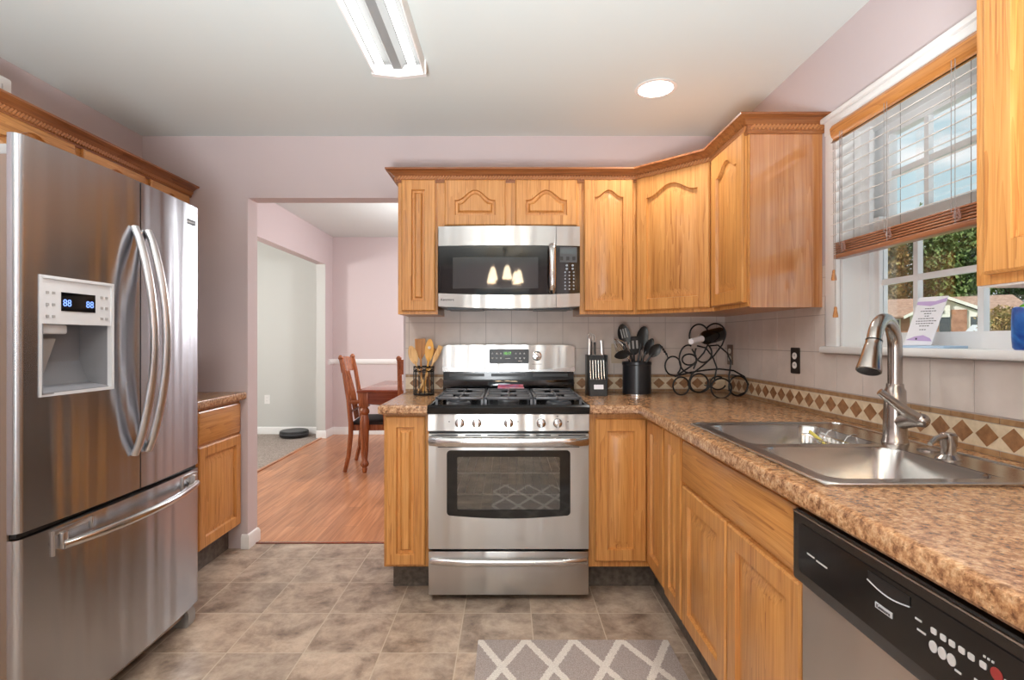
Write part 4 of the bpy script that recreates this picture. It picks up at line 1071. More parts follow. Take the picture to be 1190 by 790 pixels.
text('lettering', 'Kenmore', .0085, (DX-.0041, .8805, .7885), (PI/2, 0, -PI/2), M['ink'], bdg)
for yy in (.778, .762, .746):
    MB().prism([(yy+.0072*math.cos(a*PI/10), .787+.0085*math.sin(a*PI/10)) for a in range(20)], lambda u, v, d: (d, u, v), DX-.0034, DX-.002).build('round_button', M['whiteink'], pn)
for yy in (.777, .760, .745, .729, .714, .696, .64, .625):
    MB().prism(rrect(yy-.005, yy+.005, .806, .815, .002, 2), lambda u, v, d: (d, u, v), DX-.0034, DX-.002).build('pill_button', M['whiteink'], pn)
MB().prism([(.677+.0085*math.cos(a*PI/10), .810+.0085*math.sin(a*PI/10)) for a in range(20)], lambda u, v, d: (d, u, v), DX-.0032, DX-.002).build('start_button', M['redink'], pn)
q = MB()
for yy, zz, w_ in ((.806, .812, .006), (.800, .797, .008), (.735, .777, .005), (.70, .784, .009), (.684, .782, .006), (.694, .823, .0015), (.688, .823, .0015), (.682, .823, .0015), (.66, .81, .006), (1.093, .7925, .013), (1.055, .7905, .018)):
    q.box(DX-.0034, DX-.002, yy-w_, yy+w_, zz-.0014, zz+.0014)
q.build('printed_marks', M['whiteink'], pn)

# ================================================================== SINK AND TAPS
SX0, SX1, SY0, SY1 = .664, 1.205, 1.105, 1.925
ST = CT+.005
sk = thing('kitchen_sink', 'double-bowl stainless steel sink set into the countertop', 'sink', ((SX0+SX1)/2, (SY0+SY1)/2, CT))
bowls = [(.705, 1.085, 1.150, 1.497), (.705, 1.085, 1.535, 1.880)]
b = MB()
for (x0, x1, y0, y1) in ((SX0, .705, SY0, SY1), (1.085, SX1, SY0, SY1), (.705, 1.085, SY0, 1.150), (.705, 1.085, 1.497, 1.535), (.705, 1.085, 1.880, SY1)):
    b.box(x0, x1, y0, y1, CT+.0005, ST)
ring = rrect(SX0, SX1, SY0, SY1, .04, 5)
b.tube([(x, y, ST+.0005) for x, y in ring], .0035, 8, closed=True)
b.build('sink_deck', M['sink'], sk)
for (x0, x1, y0, y1) in bowls:
    b = MB(); n = 6
    def sharp():
        return [p for c in ((x1, y0), (x1, y1), (x0, y1), (x0, y0)) for p in [c]*(n+1)]
    rings = [(sharp(), ST+.0002), (rrect(x0, x1, y0, y1, .055, n), ST-.001), (rrect(x0+.004, x1-.004, y0+.004, y1-.004, .055, n), ST-.008),
             (rrect(x0+.014, x1-.014, y0+.014, y1-.014, .055, n), CT-.125), (rrect(x0+.022, x1-.022, y0+.022, y1-.022, .05, n), CT-.15),
             (rrect(x0+.045, x1-.045, y0+.045, y1-.045, .04, n), CT-.165)]
    V = [(u, v, z) for P, z in rings for u, v in P]; N = 4*(n+1); Fc = []
    for i in range(len(rings)-1):
        for j in range(N): Fc.append((i*N+j, i*N+(j+1) % N, (i+1)*N+(j+1) % N, (i+1)*N+j))
    Fc.append(tuple((len(rings)-1)*N+j for j in range(N)))
    bo = b.add(V, Fc).build('sink_bowl', M['sink'], sk)
    MB().lathe([(.045, .0005), (.043, .003), (.030, .001), (0, -.002)], ((x0+x1)/2, (y0+y1)/2, CT-.165), 20).build('drain', M['steel_p'], bo)
# kitchen tap
fx, fy = 1.136, 1.548
tp = thing('kitchen_faucet', 'tall brushed nickel pull-down kitchen faucet behind the sink bowls', 'faucet', (fx, fy, ST))
MB().lathe([(.034, ST), (.034, ST+.006), (.031, ST+.012), (.030, ST+.05), (.0285, ST+.10), (.027, ST+.155), (.0225, ST+.163), (.0215, ST+.175), (0, ST+.176)], (fx, fy, 0), 28).build('faucet_body', M['nickel'], tp)
D = Vector((-.80, -.60, 0)).normalized(); R = .082; zc = 1.216
pts = [Vector((fx, fy, ST+.165)), Vector((fx, fy, 1.15)), Vector((fx, fy, zc-.02))]
for i in range(15):
    a = PI*.92*i/14; pts.append(Vector((fx, fy, zc)) + D*(R-R*math.cos(a)) + Vector((0, 0, R*math.sin(a))))
MB().tube(pts, .0185, 18).build('spout', M['nickel'], tp)
e0, e1 = pts[-1], pts[-1]-pts[-2]; e1.normalize()
ax = (e1+D*.10).normalized()
hd = MB().lathe([(.0185, -.004), (.0185, .0), (.0200, .0012), (.0200, .012), (.021, .014), (.025, .050), (.0305, .084), (.0305, .089), (.028, .091)], e0, 24, axis=ax).build('spray_head', M['nickel'], tp)
MB().lathe([(.0283, .0905), (.026, .0925), (0, .0928)], e0, 20, axis=ax).build('spray_face', M['black'], hd)
MB().lathe([(.0190, -.0035), (.0205, -.003), (.0205, -.001), (.0190, -.0005)], e0, 24, axis=ax).build('spray_ring', M['black'], hd)
# lever: hub to the near side, blade running up over the body
hb_ = Vector((fx+.020, fy-.075, ST+.078))
b = MB().tube([(fx, fy, ST+.060), (fx+.006, fy-.03, ST+.070), (fx+.014, fy-.055, ST+.077), hb_], [.024, .022, .021, .018], 16)
b.sphere(hb_, .0195, seg=16)
b.build('lever_hub', M['nickel'], tp)
b = MB(); lt = Vector((fx-.088, fy-.060, ST+.158))
b.tube([hb_+Vector((.012, -.004, -.008)), hb_.lerp(lt, .33)+Vector((0, 0, -.006)), hb_.lerp(lt, .66)+Vector((0, 0, -.004)), lt], [.014, .0155, .0125, .010], 14, ry=.75)
b.build('lever', M['nickel'], tp)
# soap dispenser and hole cover
sx, sy = 1.118, 1.338
sd = thing('soap_dispenser', 'small brushed nickel soap dispenser right of the tall faucet', 'soap dispenser', (sx, sy, ST))
MB().lathe([(.028, ST), (.028, ST+.003), (.022, ST+.009), (.0165, ST+.013), (.0155, ST+.030), (.018, ST+.036), (.0185, ST+.062), (.014, ST+.067), (0, ST+.068)], (sx, sy, 0), 24).build('pump_body', M['nickel'], sd)
MB().tube([(sx, sy, ST+.056), (sx-.025, sy-.012, ST+.060), (sx-.055, sy-.027, ST+.057), (sx-.078, sy-.038, ST+.046)], [.0085, .0075, .0065, .0055], 12).build('pump_nozzle', M['nickel'], sd)
o = MB().lathe([(.026, ST), (.026, ST+.003), (.018, ST+.007), (0, ST+.008)], (1.152, 1.445, 0), 24).build('hole_cover', M['nickel'], loc=(1.152, 1.445, ST))
tag(o, 'flat round metal hole cover on the sink deck between faucet and soap dispenser', 'sink cover')
# wire caddy in the far bowl with a brush
wc = thing('sink_caddy', 'small chrome wire caddy hanging in the far sink bowl', 'caddy', (1.03, 1.72, CT-.10))
b = MB(); cx0, cx1, cy0, cy1 = .995, 1.055, 1.62, 1.80
for z in (CT-.012, CT-.045, CT-.085):
    b.tube([(x, y, z) for x, y in rrect(cx0, cx1, cy0, cy1, .012, 3)], .0018, 6, closed=True)
for y in lin(cy0+.01, cy1-.01, 7):
    b.tube([(cx0, y, CT-.012), (cx0, y, CT-.085), (cx1, y, CT-.085), (cx1, y, CT-.012)], .0014, 6)
b.build('basket', M['steel_p'], wc)
b = MB()
for y in (1.66, 1.76): b.tube([(cx1, y, CT-.02), (cx1+.012, y, CT+.002), (1.085, y, CT+.010), (1.098, y, CT+.009)], .002, 6)
b.build('hook', M['steel_p'], wc)
br_ = thing('dish_brush', 'yellow dish brush lying in the wire sink caddy', 'brush', (1.02, 1.66, CT-.06))
MB().tube([(1.025, 1.64, CT-.045), (1.025, 1.70, CT-.030), (1.025, 1.79, CT-.004)], [.007, .005, .006], 8).build('handle', M['yellow'], br_)
MB().box(1.012, 1.038, 1.63, 1.66, CT-.078, CT-.050, .004).build('bristles', M['paper'], br_)

# ================================================================== COUNTER THINGS
# wooden utensils in the wire holder
ux, uy = -.478, 2.965
uh = thing('utensil_holder', 'black wire utensil holder on the counter left of the range', 'utensil holder', (ux, uy, CT))
b = MB(); R = .056
for z, r in ((CT+.004, .0035), (CT+.022, .002), (CT+.132, .0025), (CT+.158, .0035)):
    b.tube([(ux+R*math.cos(a*PI/12), uy+R*math.sin(a*PI/12), z) for a in range(24)], r, 6, closed=True)
for k in range(14):
    a = 2*PI*k/14; b.tube([(ux+R*math.cos(a), uy+R*math.sin(a), CT+.004), (ux+R*math.cos(a), uy+R*math.sin(a), CT+.134)], .0022, 6)
for k in range(7):
    for s in (0, 1):
        a0, a1 = 2*PI*(k+s)/7, 2*PI*(k+1-s)/7
        b.tube([(ux+R*math.cos(a0+(a1-a0)*q/4), uy+R*math.sin(a0+(a1-a0)*q/4), CT+.134+.022*q/4) for q in range(5)], .0018, 6)
b.build('wire_frame', M['wire'], uh)
MB().lathe([(.055, CT+.001), (.055, CT+.006), (0, CT+.006)], (ux, uy, 0), 20).build('base_plate', M['wire'], uh)
def paddle(P0, P1, P2, hw, hl, thick, mat, name, label, cat, shape='spoon', group=None, handle_r=.006, hmat=None, face=(0, -1, 0), hole=False):
    """utensil: handle from P0 to P1, head from P1 to P2 (flat head facing `face`)"""
    P0, P1, P2 = Vector(P0), Vector(P1), Vector(P2)
    t = thing(name, label, cat, P0, group)
    MB().tube([P0, P0.lerp(P1, .5), P1, P1.lerp(P2, .15)], [handle_r, handle_r, handle_r*.9, handle_r*.8], 8).build('handle', hmat or mat, t)
    A = (P2-P1); L = A.length; A.normalize(); N = Vector(face); N = (N-A*N.dot(A)).normalized(); B = A.cross(N)
    b = MB(); K = 14
    if shape == 'spoon':
        prof = [(hw*(.18+.82*math.sin(PI*min(1, (s*.93+.05)))**.75) if s < 1 else hw*.2, L*s) for s in lin(0, 1, K)]
    elif shape == 'flat':
        prof = [(hw*(.2+.8*min(1, s*3)), L*s) for s in lin(0, 1, K)]
    else: prof = [(hw*(.35+.65*s), L*s) for s in lin(0, 1, K)]
    V = []; m = 8
    for w, l in prof:
        for k in range(m):
            a = 2*PI*k/m; cup = -.25*w*(1-(math.cos(a))**2)*0
            dep = thick*math.sin(a)
            sag_ = (.35*hw*((math.cos(a))**2-1)*(w/hw)) if shape == 'spoon' else 0
            V.append(P1 + A*l + B*(w*math.cos(a)) + N*(dep+sag_))
    Fc = [tuple(range(m-1, -1, -1)), tuple((len(prof)-1)*m+k for k in range(m))]
    for i in range(len(prof)-1):
        for k in range(m): Fc.append((i*m+k, i*m+(k+1) % m, (i+1)*m+(k+1) % m, (i+1)*m+k))
    b.add(V, Fc); hd = b.build('head', mat, t)
    if hole:
        q = MB()
        if hole == 'slots':
            for k in (-1, 0, 1): q.obox(P1+A*(L*.55)+B*(k*hw*.38)+N*(thick+.0005), B, A, N, hw*.09, L*.22, .0006)
        else: q.lathe([(hw*.32, 0), (hw*.32, thick*2.6), (0, thick*2.6)], P1+A*(L*.6)-N*thick*.6, 14, axis=N)
        q.build('slots', M['grey'] if hole == 'slots' else M['tile'], hd)
    return t
zb = CT+.012
G1 = 'wooden utensils in the wire holder'
paddle((ux+.02, uy-.01, zb), (ux-.045, uy, CT+.175), (ux-.075, uy, CT+.275), .026, 0, .004, M['spoonwood'], 'wooden_spoon', 'pale wooden spoon leaning left in the wire holder', 'spoon', group=G1)
paddle((ux-.01, uy+.01, zb), (ux-.018, uy+.012, CT+.20), (ux-.022, uy+.014, CT+.315), .030, 0, .004, M['spoonwood2'], 'wooden_spatula', 'dark wooden spatula standing upright in the wire holder', 'spatula', 'flat', G1, hmat=M['spoonwood2'])
paddle((ux+.0, uy-.015, zb), (ux+.028, uy-.004, CT+.19), (ux+.036, uy, CT+.315), .025, 0, .004, plain('honey_wood', srgb(222, 164, 76), .5), 'wooden_spoon', 'honey-coloured wooden spoon with a round hole', 'spoon', group=G1, hole='round')
paddle((ux-.03, uy-.02, zb), (ux+.05, uy-.012, CT+.17), (ux+.098, uy-.012, CT+.275), .014, 0, .004, M['spoonwood'], 'wooden_spoon', 'thin pale wooden spoon leaning right towards the range', 'spoon', 'flat', G1)
paddle((ux+.03, uy+.02, zb), (ux+.020, uy+.02, CT+.19), (ux+.060, uy+.03, CT+.26), .012, 0, .004, M['spoonwood2'], 'wooden_fork', 'short brown wooden fork behind the spoon with a hole', 'fork', 'flat', G1)

# knife block
kx, ky = .493, 2.93
kb = thing('knife_block', 'black knife block with a white label right of the range', 'knife block', (kx, ky+.03, CT))
b = MB().prism([(ky-.045, CT), (ky-.03, CT+.088), (ky-.008, CT+.092), (ky+.030, CT+.222), (ky+.105, CT+.222), (ky+.105, CT)], lambda u, v, d: (d, u, v), kx-.046, kx+.046)
b.build('block', M['black'], kb)
for xx in (kx-.052, kx+.0465): MB().box(xx, xx+.0055, ky-.04, ky+.105, CT, CT+.225, .002).build('side_plate', M['nylon'], kb)
o = MB().obox((kx+.002, ky-.0385, CT+.050), (1, 0, 0), (0, -.986, .168), (0, .168, .986), .026, .0008, .0125).build('label_plate', M['paper'], kb)
def knife(label, x, y0, z0, x1, y1, z1, r, mat, cat='knife', name='kitchen_knife', group='steak knives in the knife block'):
    t = thing(name, label, cat, (x, y0, z0), group)
    a, c = Vector((x, y0, z0)), Vector((x1, y1, z1))
    MB().tube([a, a.lerp(c, .15), a.lerp(c, .6), c], [r*.7, r, r*.95, r*1.05], 8, ry=.75).build('handle', mat, t)
    MB().obox(a-(c-a)*.18, (1, 0, 0), (c-a).cross(Vector((1, 0, 0))), c-a, .0012, .008, (c-a).length*.18).build('blade', M['steel_p'], t)
names = ['leftmost', 'second from left', 'third from left', 'third from right', 'second from right', 'rightmost']
for i in range(6):
    x = kx-.038+.0152*i
    knife('steel-handled steak knife in the front slots of the knife block, '+names[i], x, ky-.012, CT+.096, x, ky+.008, CT+.195, .0042, M['steel_p'])
G2 = 'large knives in the top of the block'
knife('silver-handled carving knife standing tall at the left of the block', kx-.036, ky+.05, CT+.224, kx-.032, ky+.062, CT+.315, .0095, M['steel_s'], group=G2)
knife('silver-handled chef knife leaning at the right of the block', kx+.036, ky+.04, CT+.224, kx+.032, ky+.045, CT+.305, .0105, M['steel_s'], group=G2)
knife('small black-handled knife in the middle of the block', kx-.002, ky+.06, CT+.224, kx-.002, ky+.072, CT+.295, .006, M['nylon'], group=G2)
sc_ = thing('kitchen_scissors', 'black-handled scissors looped above the knife block', 'scissors', (kx-.022, ky+.06, CT+.224), None)
b = MB(); b.tube([(kx-.025, ky+.06, CT+.224), (kx-.025, ky+.064, CT+.30)], .006, 8)
b.build('blades', M['nylon'], sc_)
for dx, dz in ((-.030, .325), (-.016, .318)):
    MB().tube([(kx+dx+.014*math.cos(a*PI/9), ky+.066, CT+dz+.022*math.sin(a*PI/9)) for a in range(18)], .0035, 6, closed=True).build('finger_loop', M['steel_s'], sc_)

# utensil crock
qx, qy = .716, 2.94
cr = thing('utensil_crock', 'round black utensil crock with a steel foot ring', 'crock', (qx, qy, CT))
MB().lathe([(.070, CT+.010), (.078, CT+.012), (.078, CT+.168), (.081, CT+.172), (.081, CT+.186), (.077, CT+.188), (.073, CT+.184), (.072, CT+.03), (0, CT+.03)], (qx, qy, 0), 36).build('crock_body', M['crock'], cr)
MB().lathe([(.070, CT), (.074, CT+.001), (.074, CT+.010), (.070, CT+.0105)], (qx, qy, 0), 36).build('foot_ring', M['steel_p'], cr)
G3 = 'black utensils in the crock'
zb = CT+0.034
N_ = M['nylon']
paddle((qx+.03, qy, zb), (qx-.055, qy+.01, CT+0.282), (qx-.082, qy+.015, CT+0.397), .036, 0, .003, N_, 'slotted_spoon', 'slotted black spoon with a steel handle, tallest at the crock left', 'spoon', group=G3, hmat=M['steel_p'], hole='slots')
paddle((qx-.02, qy, zb), (qx+.025, qy+.02, CT+0.270), (qx+.052, qy+.03, CT+0.385), .034, 0, .003, N_, 'serving_spoon', 'solid black serving spoon, tallest at the crock middle', 'spoon', group=G3)
paddle((qx-.03, qy+.02, zb), (qx+.050, qy+.015, CT+0.230), (qx+.095, qy+.02, CT+0.316), .024, 0, .003, N_, 'ladle', 'small black ladle leaning right in the crock', 'ladle', group=G3)
paddle((qx+.02, qy-.02, zb), (qx-.045, qy-.03, CT+0.236), (qx-.135, qy-.055, CT+0.218), .024, 0, .003, N_, 'spatula', 'black spatula lying over the left rim of the crock', 'spatula', group=G3)
t = paddle((qx+.0, qy+.03, zb), (qx-.012, qy+.02, CT+0.224), (qx-.020, qy+.02, CT+0.328), .058, 0, .002, N_, 'slotted_turner', 'wide black slotted turner in the middle of the crock', 'turner', 'flat', G3, hole='slots')
t = paddle((qx-.04, qy-.01, zb), (qx+.072, qy-.012, CT+0.218), (qx+.125, qy-.02, CT+0.282), .030, 0, .003, N_, 'pasta_server', 'black toothed pasta server leaning far right in the crock', 'pasta server', group=G3)
q = MB()
for k in range(4): q.tube([(qx+.118+.008*k, qy-.03, CT+0.278-.012*k), (qx+.128+.008*k, qy-.05, CT+0.271-.012*k), (qx+.132+.008*k, qy-.055, CT+0.251-.013*k)], .0032, 6)
q.build('teeth', N_, t)
wk = thing('wire_whisk', 'chrome wire whisk leaning left out of the black crock', 'whisk', (qx, qy, zb), G3)
P1 = Vector((qx-.055, qy+.005, CT+0.230)); P2 = Vector((qx-.125, qy+.01, CT+0.316)); A = (P2-P1).normalized(); L = (P2-P1).length
b = MB()
for k in range(5):
    an = PI*k/5; Bv = A.cross(Vector((0, 1, 0))).normalized(); Cv = A.cross(Bv); Wd = Bv*math.cos(an)+Cv*math.sin(an)
    b.tube([P1+A*(L*s)+Wd*(.034*math.sin(PI*s**.8)) for s in lin(0, 1, 10)]+[P1+A*(L*s)-Wd*(.034*math.sin(PI*s**.8)) for s in lin(1, 0, 10)][1:], .0013, 6)
b.build('wires', M['steel_p'], wk)
MB().tube([(qx+.03, qy, zb), P1], .006, 8).build('handle', M['steel_p'], wk)
tg = thing('kitchen_tongs', 'chrome tongs with loops between the black utensils', 'tongs', (qx+.03, qy+.03, zb), G3)
for s in (-1, 1):
    MB().tube([(qx+.02, qy+.04, zb), (qx+.045+s*.008, qy+.04, CT+0.230), (qx+.062+s*.014, qy+.045, CT+0.301), (qx+.066, qy+.046, CT+0.328)], .004, 6).build('arm', M['steel_p'], tg)

# wine rack of scrolled wire
wr = thing('wine_rack', 'black scrolled wire wine rack in the counter corner', 'wine rack', (.93, 2.86, CT))
def pz(zx, zy, Y):           # point of the rack drawing (zoomed view) on the upright plane at depth Y
    x, y = 760+zx/6.585, 360+zy/6.585
    return Vector(((x-591)*Y/F, Y, H+(395-y)*Y/F))
def arc(cx, cy, rx, a0, a1, Y, ry=None, Y1=None):
    ry = ry or rx; n = max(10, int(abs(a1-a0)/12)); P = []
    for i in range(n+1):
        a = math.radians(a0+(a1-a0)*i/n); P.append(pz(cx+rx*math.cos(a), cy-ry*math.sin(a), Y+((Y1-Y)*i/n if Y1 else 0)))
    return P
Ya, Yb = 2.80, 2.90
def wire(name, pts, r=.0045): MB().tube(pts, r, 8).build(name, M['wire'], wr)
scl = lambda Y: Y
# near frame
wire('scroll', arc(208, 582, 62, 80, 440, Ya, 68))
wire('scroll', arc(515, 600, 78, 90, 450, Ya, 76))
wire('scroll', arc(645, 582, 72, 40, 400, Ya, 76))
wire('scroll', arc(345, 560, 70, -40, 320, 2.84, 72))
wire('scroll', arc(490, 560, 60, -20, -300, 2.86, 50))
# far frame
wire('scroll', arc(145, 428, 60, -55, 250, Yb, 72)+[pz(165, 505, Yb), pz(200, 505, Yb)])
wire('scroll', arc(270, 380, 54, 0, 360, Yb, 42))
wire('scroll', arc(262, 375, 68, 70, 265, Yb, 105)+[pz(300, 490, Yb)])
wire('scroll', arc(378, 330, 64, 150, 420, 2.86, 72))
wire('scroll', arc(345, 200, 74, 205, -20, 2.86, 90)+[pz(415, 260, 2.86), pz(380, 330, 2.86), pz(300, 420, 2.86), pz(160, 512, 2.86)])
wire('scroll', arc(470, 185, 78, 150, -25, 2.84, 80)+[pz(520, 270, 2.84), pz(460, 350, 2.84), pz(370, 430, 2.84), pz(290, 490, 2.84), pz(262, 560, 2.84)]+arc(345, 568, 82, 170, 340, 2.84, 62))
wire('scroll', [pz(330, 275, 2.86), pz(395, 290, 2.86), pz(450, 360, 2.86), pz(480, 440, 2.86), pz(462, 540, 2.86), pz(410, 600, 2.86), pz(360, 628, 2.86)])
wire('scroll', [pz(420, 275, 2.88), pz(490, 270, 2.88), pz(560, 330, 2.88), pz(590, 400, 2.88), pz(575, 500, 2.88), pz(575, 620, 2.88)])
wire('scroll', [pz(190, 500, 2.86), pz(280, 478, 2.86), pz(400, 460, 2.86), pz(500, 452, 2.86), pz(610, 465, 2.85), pz(690, 510, 2.84), pz(722, 570, 2.82), pz(700, 630, 2.81), pz(650, 652, Ya)])
wire('scroll', [pz(290, 300, Yb), pz(320, 350, Yb), pz(325, 400, Yb), pz(302, 452, Yb)])
b = MB()
for (u, v) in ((208, 512), (645, 506), (400, 190), (430, 590)): b.tube([pz(u, v, Ya), pz(u, v, Ya)+Vector((.012, .11, 0))], .0035, 8)
b.build('cross_wire', M['wire'], wr)
bt = thing('wine_bottle', 'dark wine bottle with white foil lying on top of the wire rack', 'bottle', (.95, 2.87, 1.20))
n0 = Vector(pz(245, 252, 2.70)); n1 = Vector(pz(485, 190, 2.90)); A = (n1-n0); A.normalize(); A0 = n1+A*.030-A*.30
MB().lathe([(.0385, .295), (.0385, .155), (.034, .138), (.020, .118), (.0156, .104), (.0152, .09)], A0, 24, axis=A).lathe([(.0385, .295), (.034, .30), (.02, .295), (0, .290)], A0, 24, axis=A).build('bottle_glass', M['bottle'], bt)
MB().lathe([(0, .0), (.0145, .001), (.0150, .012), (.0148, .02), (.0158, .100), (.0172, .106)], A0, 20, axis=A).build('foil_capsule', M['paper'], bt)

# ------------------------------------------------------------------ window sill things and blind
cs = thing('card_stand', 'white leaning card printed with lilac bands on the window sill', 'card', (1.30, 1.69, WZ0))
c0 = Vector((1.292, 1.665, WZ0+.009)); U = Vector((.38, -.925, 0)).normalized(); V_ = Vector((.20, -.17, .97)).normalized(); Nn = U.cross(V_).normalized()
if Nn.x > 0: Nn = -Nn
w_, h_ = .080, .156
def cq(u, v, d): return c0+U*u+V_*v+Nn*d
MB().prism([(-w_/2, 0), (w_/2, 0), (w_/2, h_), (-w_/2, h_)], cq, -.0015, .0015).build('card_sheet', M['paper'], cs)
MB().prism([(-w_/2, .132), (0, .126), (w_/2, .138), (w_/2, .150), (.01, .141), (-w_/2, .142)], cq, .0015, .0019).build('lilac_band', M['lilac'], cs)
MB().prism([(-w_/2+.002, .016), (w_/2-.002, .012), (w_/2-.01, .022), (.008, .032), (-.015, .028)], cq, .0015, .0019).build('lilac_band', M['lilac'], cs)
q = MB()
for k, (v, wd) in enumerate(((.118, .012), (.110, .022), (.102, .010), (.094, .006), (.086, .022), (.078, .026), (.070, .024), (.062, .012), (.050, .008))):
    x = -wd
    while x < wd:
        l = .004+.004*((k*7+int(x*1e4)) % 3)/2; q.prism([(x, v-.0012), (x+l, v-.0012), (x+l, v+.0012), (x, v+.0012)], cq, .0015, .0018); x += l+.0018
q.lathe([(.003, 0), (.003, .0004), (0, .0004)], cq(-.008, .020, .0019), 10, axis=Nn)
q.build('printed_lines', M['ink'], cs)
o = MB().box(1.272, 1.345, 1.54, 1.70, WZ0, WZ0+.008, .002).build('booklet', M['bluebook'], loc=(1.31, 1.62, WZ0))
tag(o, 'pale blue booklet lying flat on the window sill by the card', 'booklet')
bx = thing('sponge_pouch', 'blue sponge pouch at the right end of the window sill', 'pouch', (1.30, 1.25, WZ0))
b = MB(); n = 12
rings = []
for z, s in ((0, .90), (.006, .97), (.03, 1.0), (.07, 1.0), (.10, .98), (.102, .94), (.06, .93), (.02, .92)):
    rings.append([(1.300+.036*s*(abs(math.cos(a))**.6)*math.copysign(1, math.cos(a)), 1.272+.072*s*(abs(math.sin(a))**.6)*math.copysign(1, math.sin(a)), WZ0+z*1.02+.004*math.sin(3*a)*(z > .08)) for a in [2*PI*k/24 for k in range(24)]])
Vv = [p for r in rings for p in r]; Fc = [tuple(range(23, -1, -1)), tuple((len(rings)-1)*24+k for k in range(24))]
for i in range(len(rings)-1):
    for k in range(24): Fc.append((i*24+k, i*24+(k+1) % 24, (i+1)*24+(k+1) % 24, (i+1)*24+k))
b.add(Vv, Fc).build('pouch_body', M['bluefab'], bx)
MB().tube([(1.300, 1.272+.066*math.cos(a), WZ0+.092+.045*math.sin(a)) for a in [PI*k/16 for k in range(17)]], .004, 8).build('handle_loop', M['lgrey'], bx)
o = MB().prism([(1.215, WZ0+.026), (1.330, WZ0+.026), (1.325, WZ0+.112), (1.297, WZ0+.118), (1.24, WZ0+.150), (1.215, WZ0+.15)], lambda u, v, d: (d, u, v), 1.286, 1.314).build('sponge', M['green'], loc=(1.3, 1.27, WZ0+.026))
tag(o, 'bright green sponge sticking out of the blue pouch', 'sponge')

bl = thing('window_blind', 'half-raised wooden window blind with slats paled by painted backlight over the sink', 'blind', (XR-.05, 1.58, 2.1))
by0_, by1_ = 1.12, 2.030
MB().prism([(-.050, 1.998), (-.044, 1.998), (-.040, 2.012), (-.046, 2.020), (-.050, 2.032), (-.052, 2.052), (-.044, 2.064), (-.036, 2.064), (-.036, 1.998)], lambda u, v, d: (XR+u, d, v), by0_, by1_).build('valance', M['blindwood'], bl)
MB().box(XR-.0355, XR-.0225, by0_+.01, by1_-.01, 2.015, 2.06).build('head_rail', M['white'], bl)
z = 1.640
while z < 1.99:
    sl_ = .30+.25*(z-1.64)/.36
    MB().obox((XR-.047, (by0_+1.998)/2, z), (1, 0, sl_), (0, 1, 0), (-sl_, 0, 1), .0225, (1.998-by0_)/2, .0013).build('slat', M['slat'], bl); z += .0405
for i in range(5):
    zz = 1.5655+.0085*i
    MB().box(XR-.058, XR-.0225, by0_, 1.994, zz, zz+.0062, .0015).build('stacked_slat', M['blindstack'], bl)
MB().box(XR-.060, XR-.0225, by0_, 1.996, 1.545, 1.563, .004).build('bottom_rail', M['blindstack'], bl)
for yc in (1.93, 1.70, 1.44, 1.2):
    q = MB()
    for x in (XR-.069, XR-.025):
        q.tube([(x, yc, 2.01), (x, yc, 1.56)], .0010, 5)
    q.tube([(XR-.0695, yc+.012, 2.01), (XR-.0695, yc+.012, 1.59)], .0010, 5)
    q.build('ladder_cord', M['cord'], bl)
    q = MB()
    for k in range(5): q.tube([(XR-.062-.001*k, yc+.010*math.cos(k+a*.7), 1.578+.003*k+.012*math.sin(k*2+a*.7)) for a in range(9)], .0012, 5)
    q.build('cord_loop', M['loop'], bl)
for dy, zt in ((.006, 1.485), (-.004, 1.345)):
    c = MB().tube([(XR-.060, 1.990+dy, 1.99), (XR-.060, 1.985+dy, zt+.02)], .0011, 5).build('pull_cord', M['cord'], bl)
    MB().lathe([(.004, .020), (.0055, .014), (.0055, .008), (.009, -.012), (.009, -.020), (0, -.021)], (XR-.060, 1.985+dy, zt), 12).build('tassel', M['blindwood'], c)

# white box on top of the left cabinets
t = thing('plastic_box', 'white slotted plastic box on top of the fridge cabinets', 'box', (-2.0, 1.95, 2.112))
MB().box(-2.03, -1.955, 1.92, 2.075, 2.1115, 2.262, .008).build('housing', M['white'], t)
q = MB()
for k in range(5): q.box(-1.9552, -1.9542, 1.95+.02*k, 1.956+.02*k, 2.17, 2.23)
q.build('vent_slots', M['lgrey'], t)

# rug
rug = MB().box(-.125, .655, .50, 2.165, .0005, .009, .003).build('kitchen_rug', rugmat('trellis_rug', .0715-.265, 2.165-1.3325, .1935, .364), loc=(.265, 1.3325, .0005))
tag(rug, 'grey rug with cream diamond trellis pattern on the tile floor', 'rug')

# ================================================================== DINING ROOM AND LIVING ROOM
rv = thing('robot_vacuum', 'round black robot vacuum on the carpet by the grey wall', 'robot vacuum', (-2.735, 6.72, .006))
MB().lathe([(.165, .012), (.175, .02), (.175, .070), (.170, .080), (0, .082)], (-2.735, 6.72, .006), 40).build('vacuum_body', M['black'], rv)
MB().lathe([(.176, .040), (.178, .043), (.178, .052), (.176, .055)], (-2.735, 6.72, .006), 40).build('bumper_band', M['dgrey'], rv)
MB().lathe([(.165, .0805), (.160, .0855), (.05, .086), (0, .0865)], (-2.735, 6.72, .006), 40).build('top_plate', M['dgrey'], rv)
for s in (-1, 1): MB().lathe([(.016, -.01), (.016, .01)], (-2.735+s*.10, 6.72, .022), 12, axis=(1, 0, 0)).build('wheel', M['nylon'], rv)

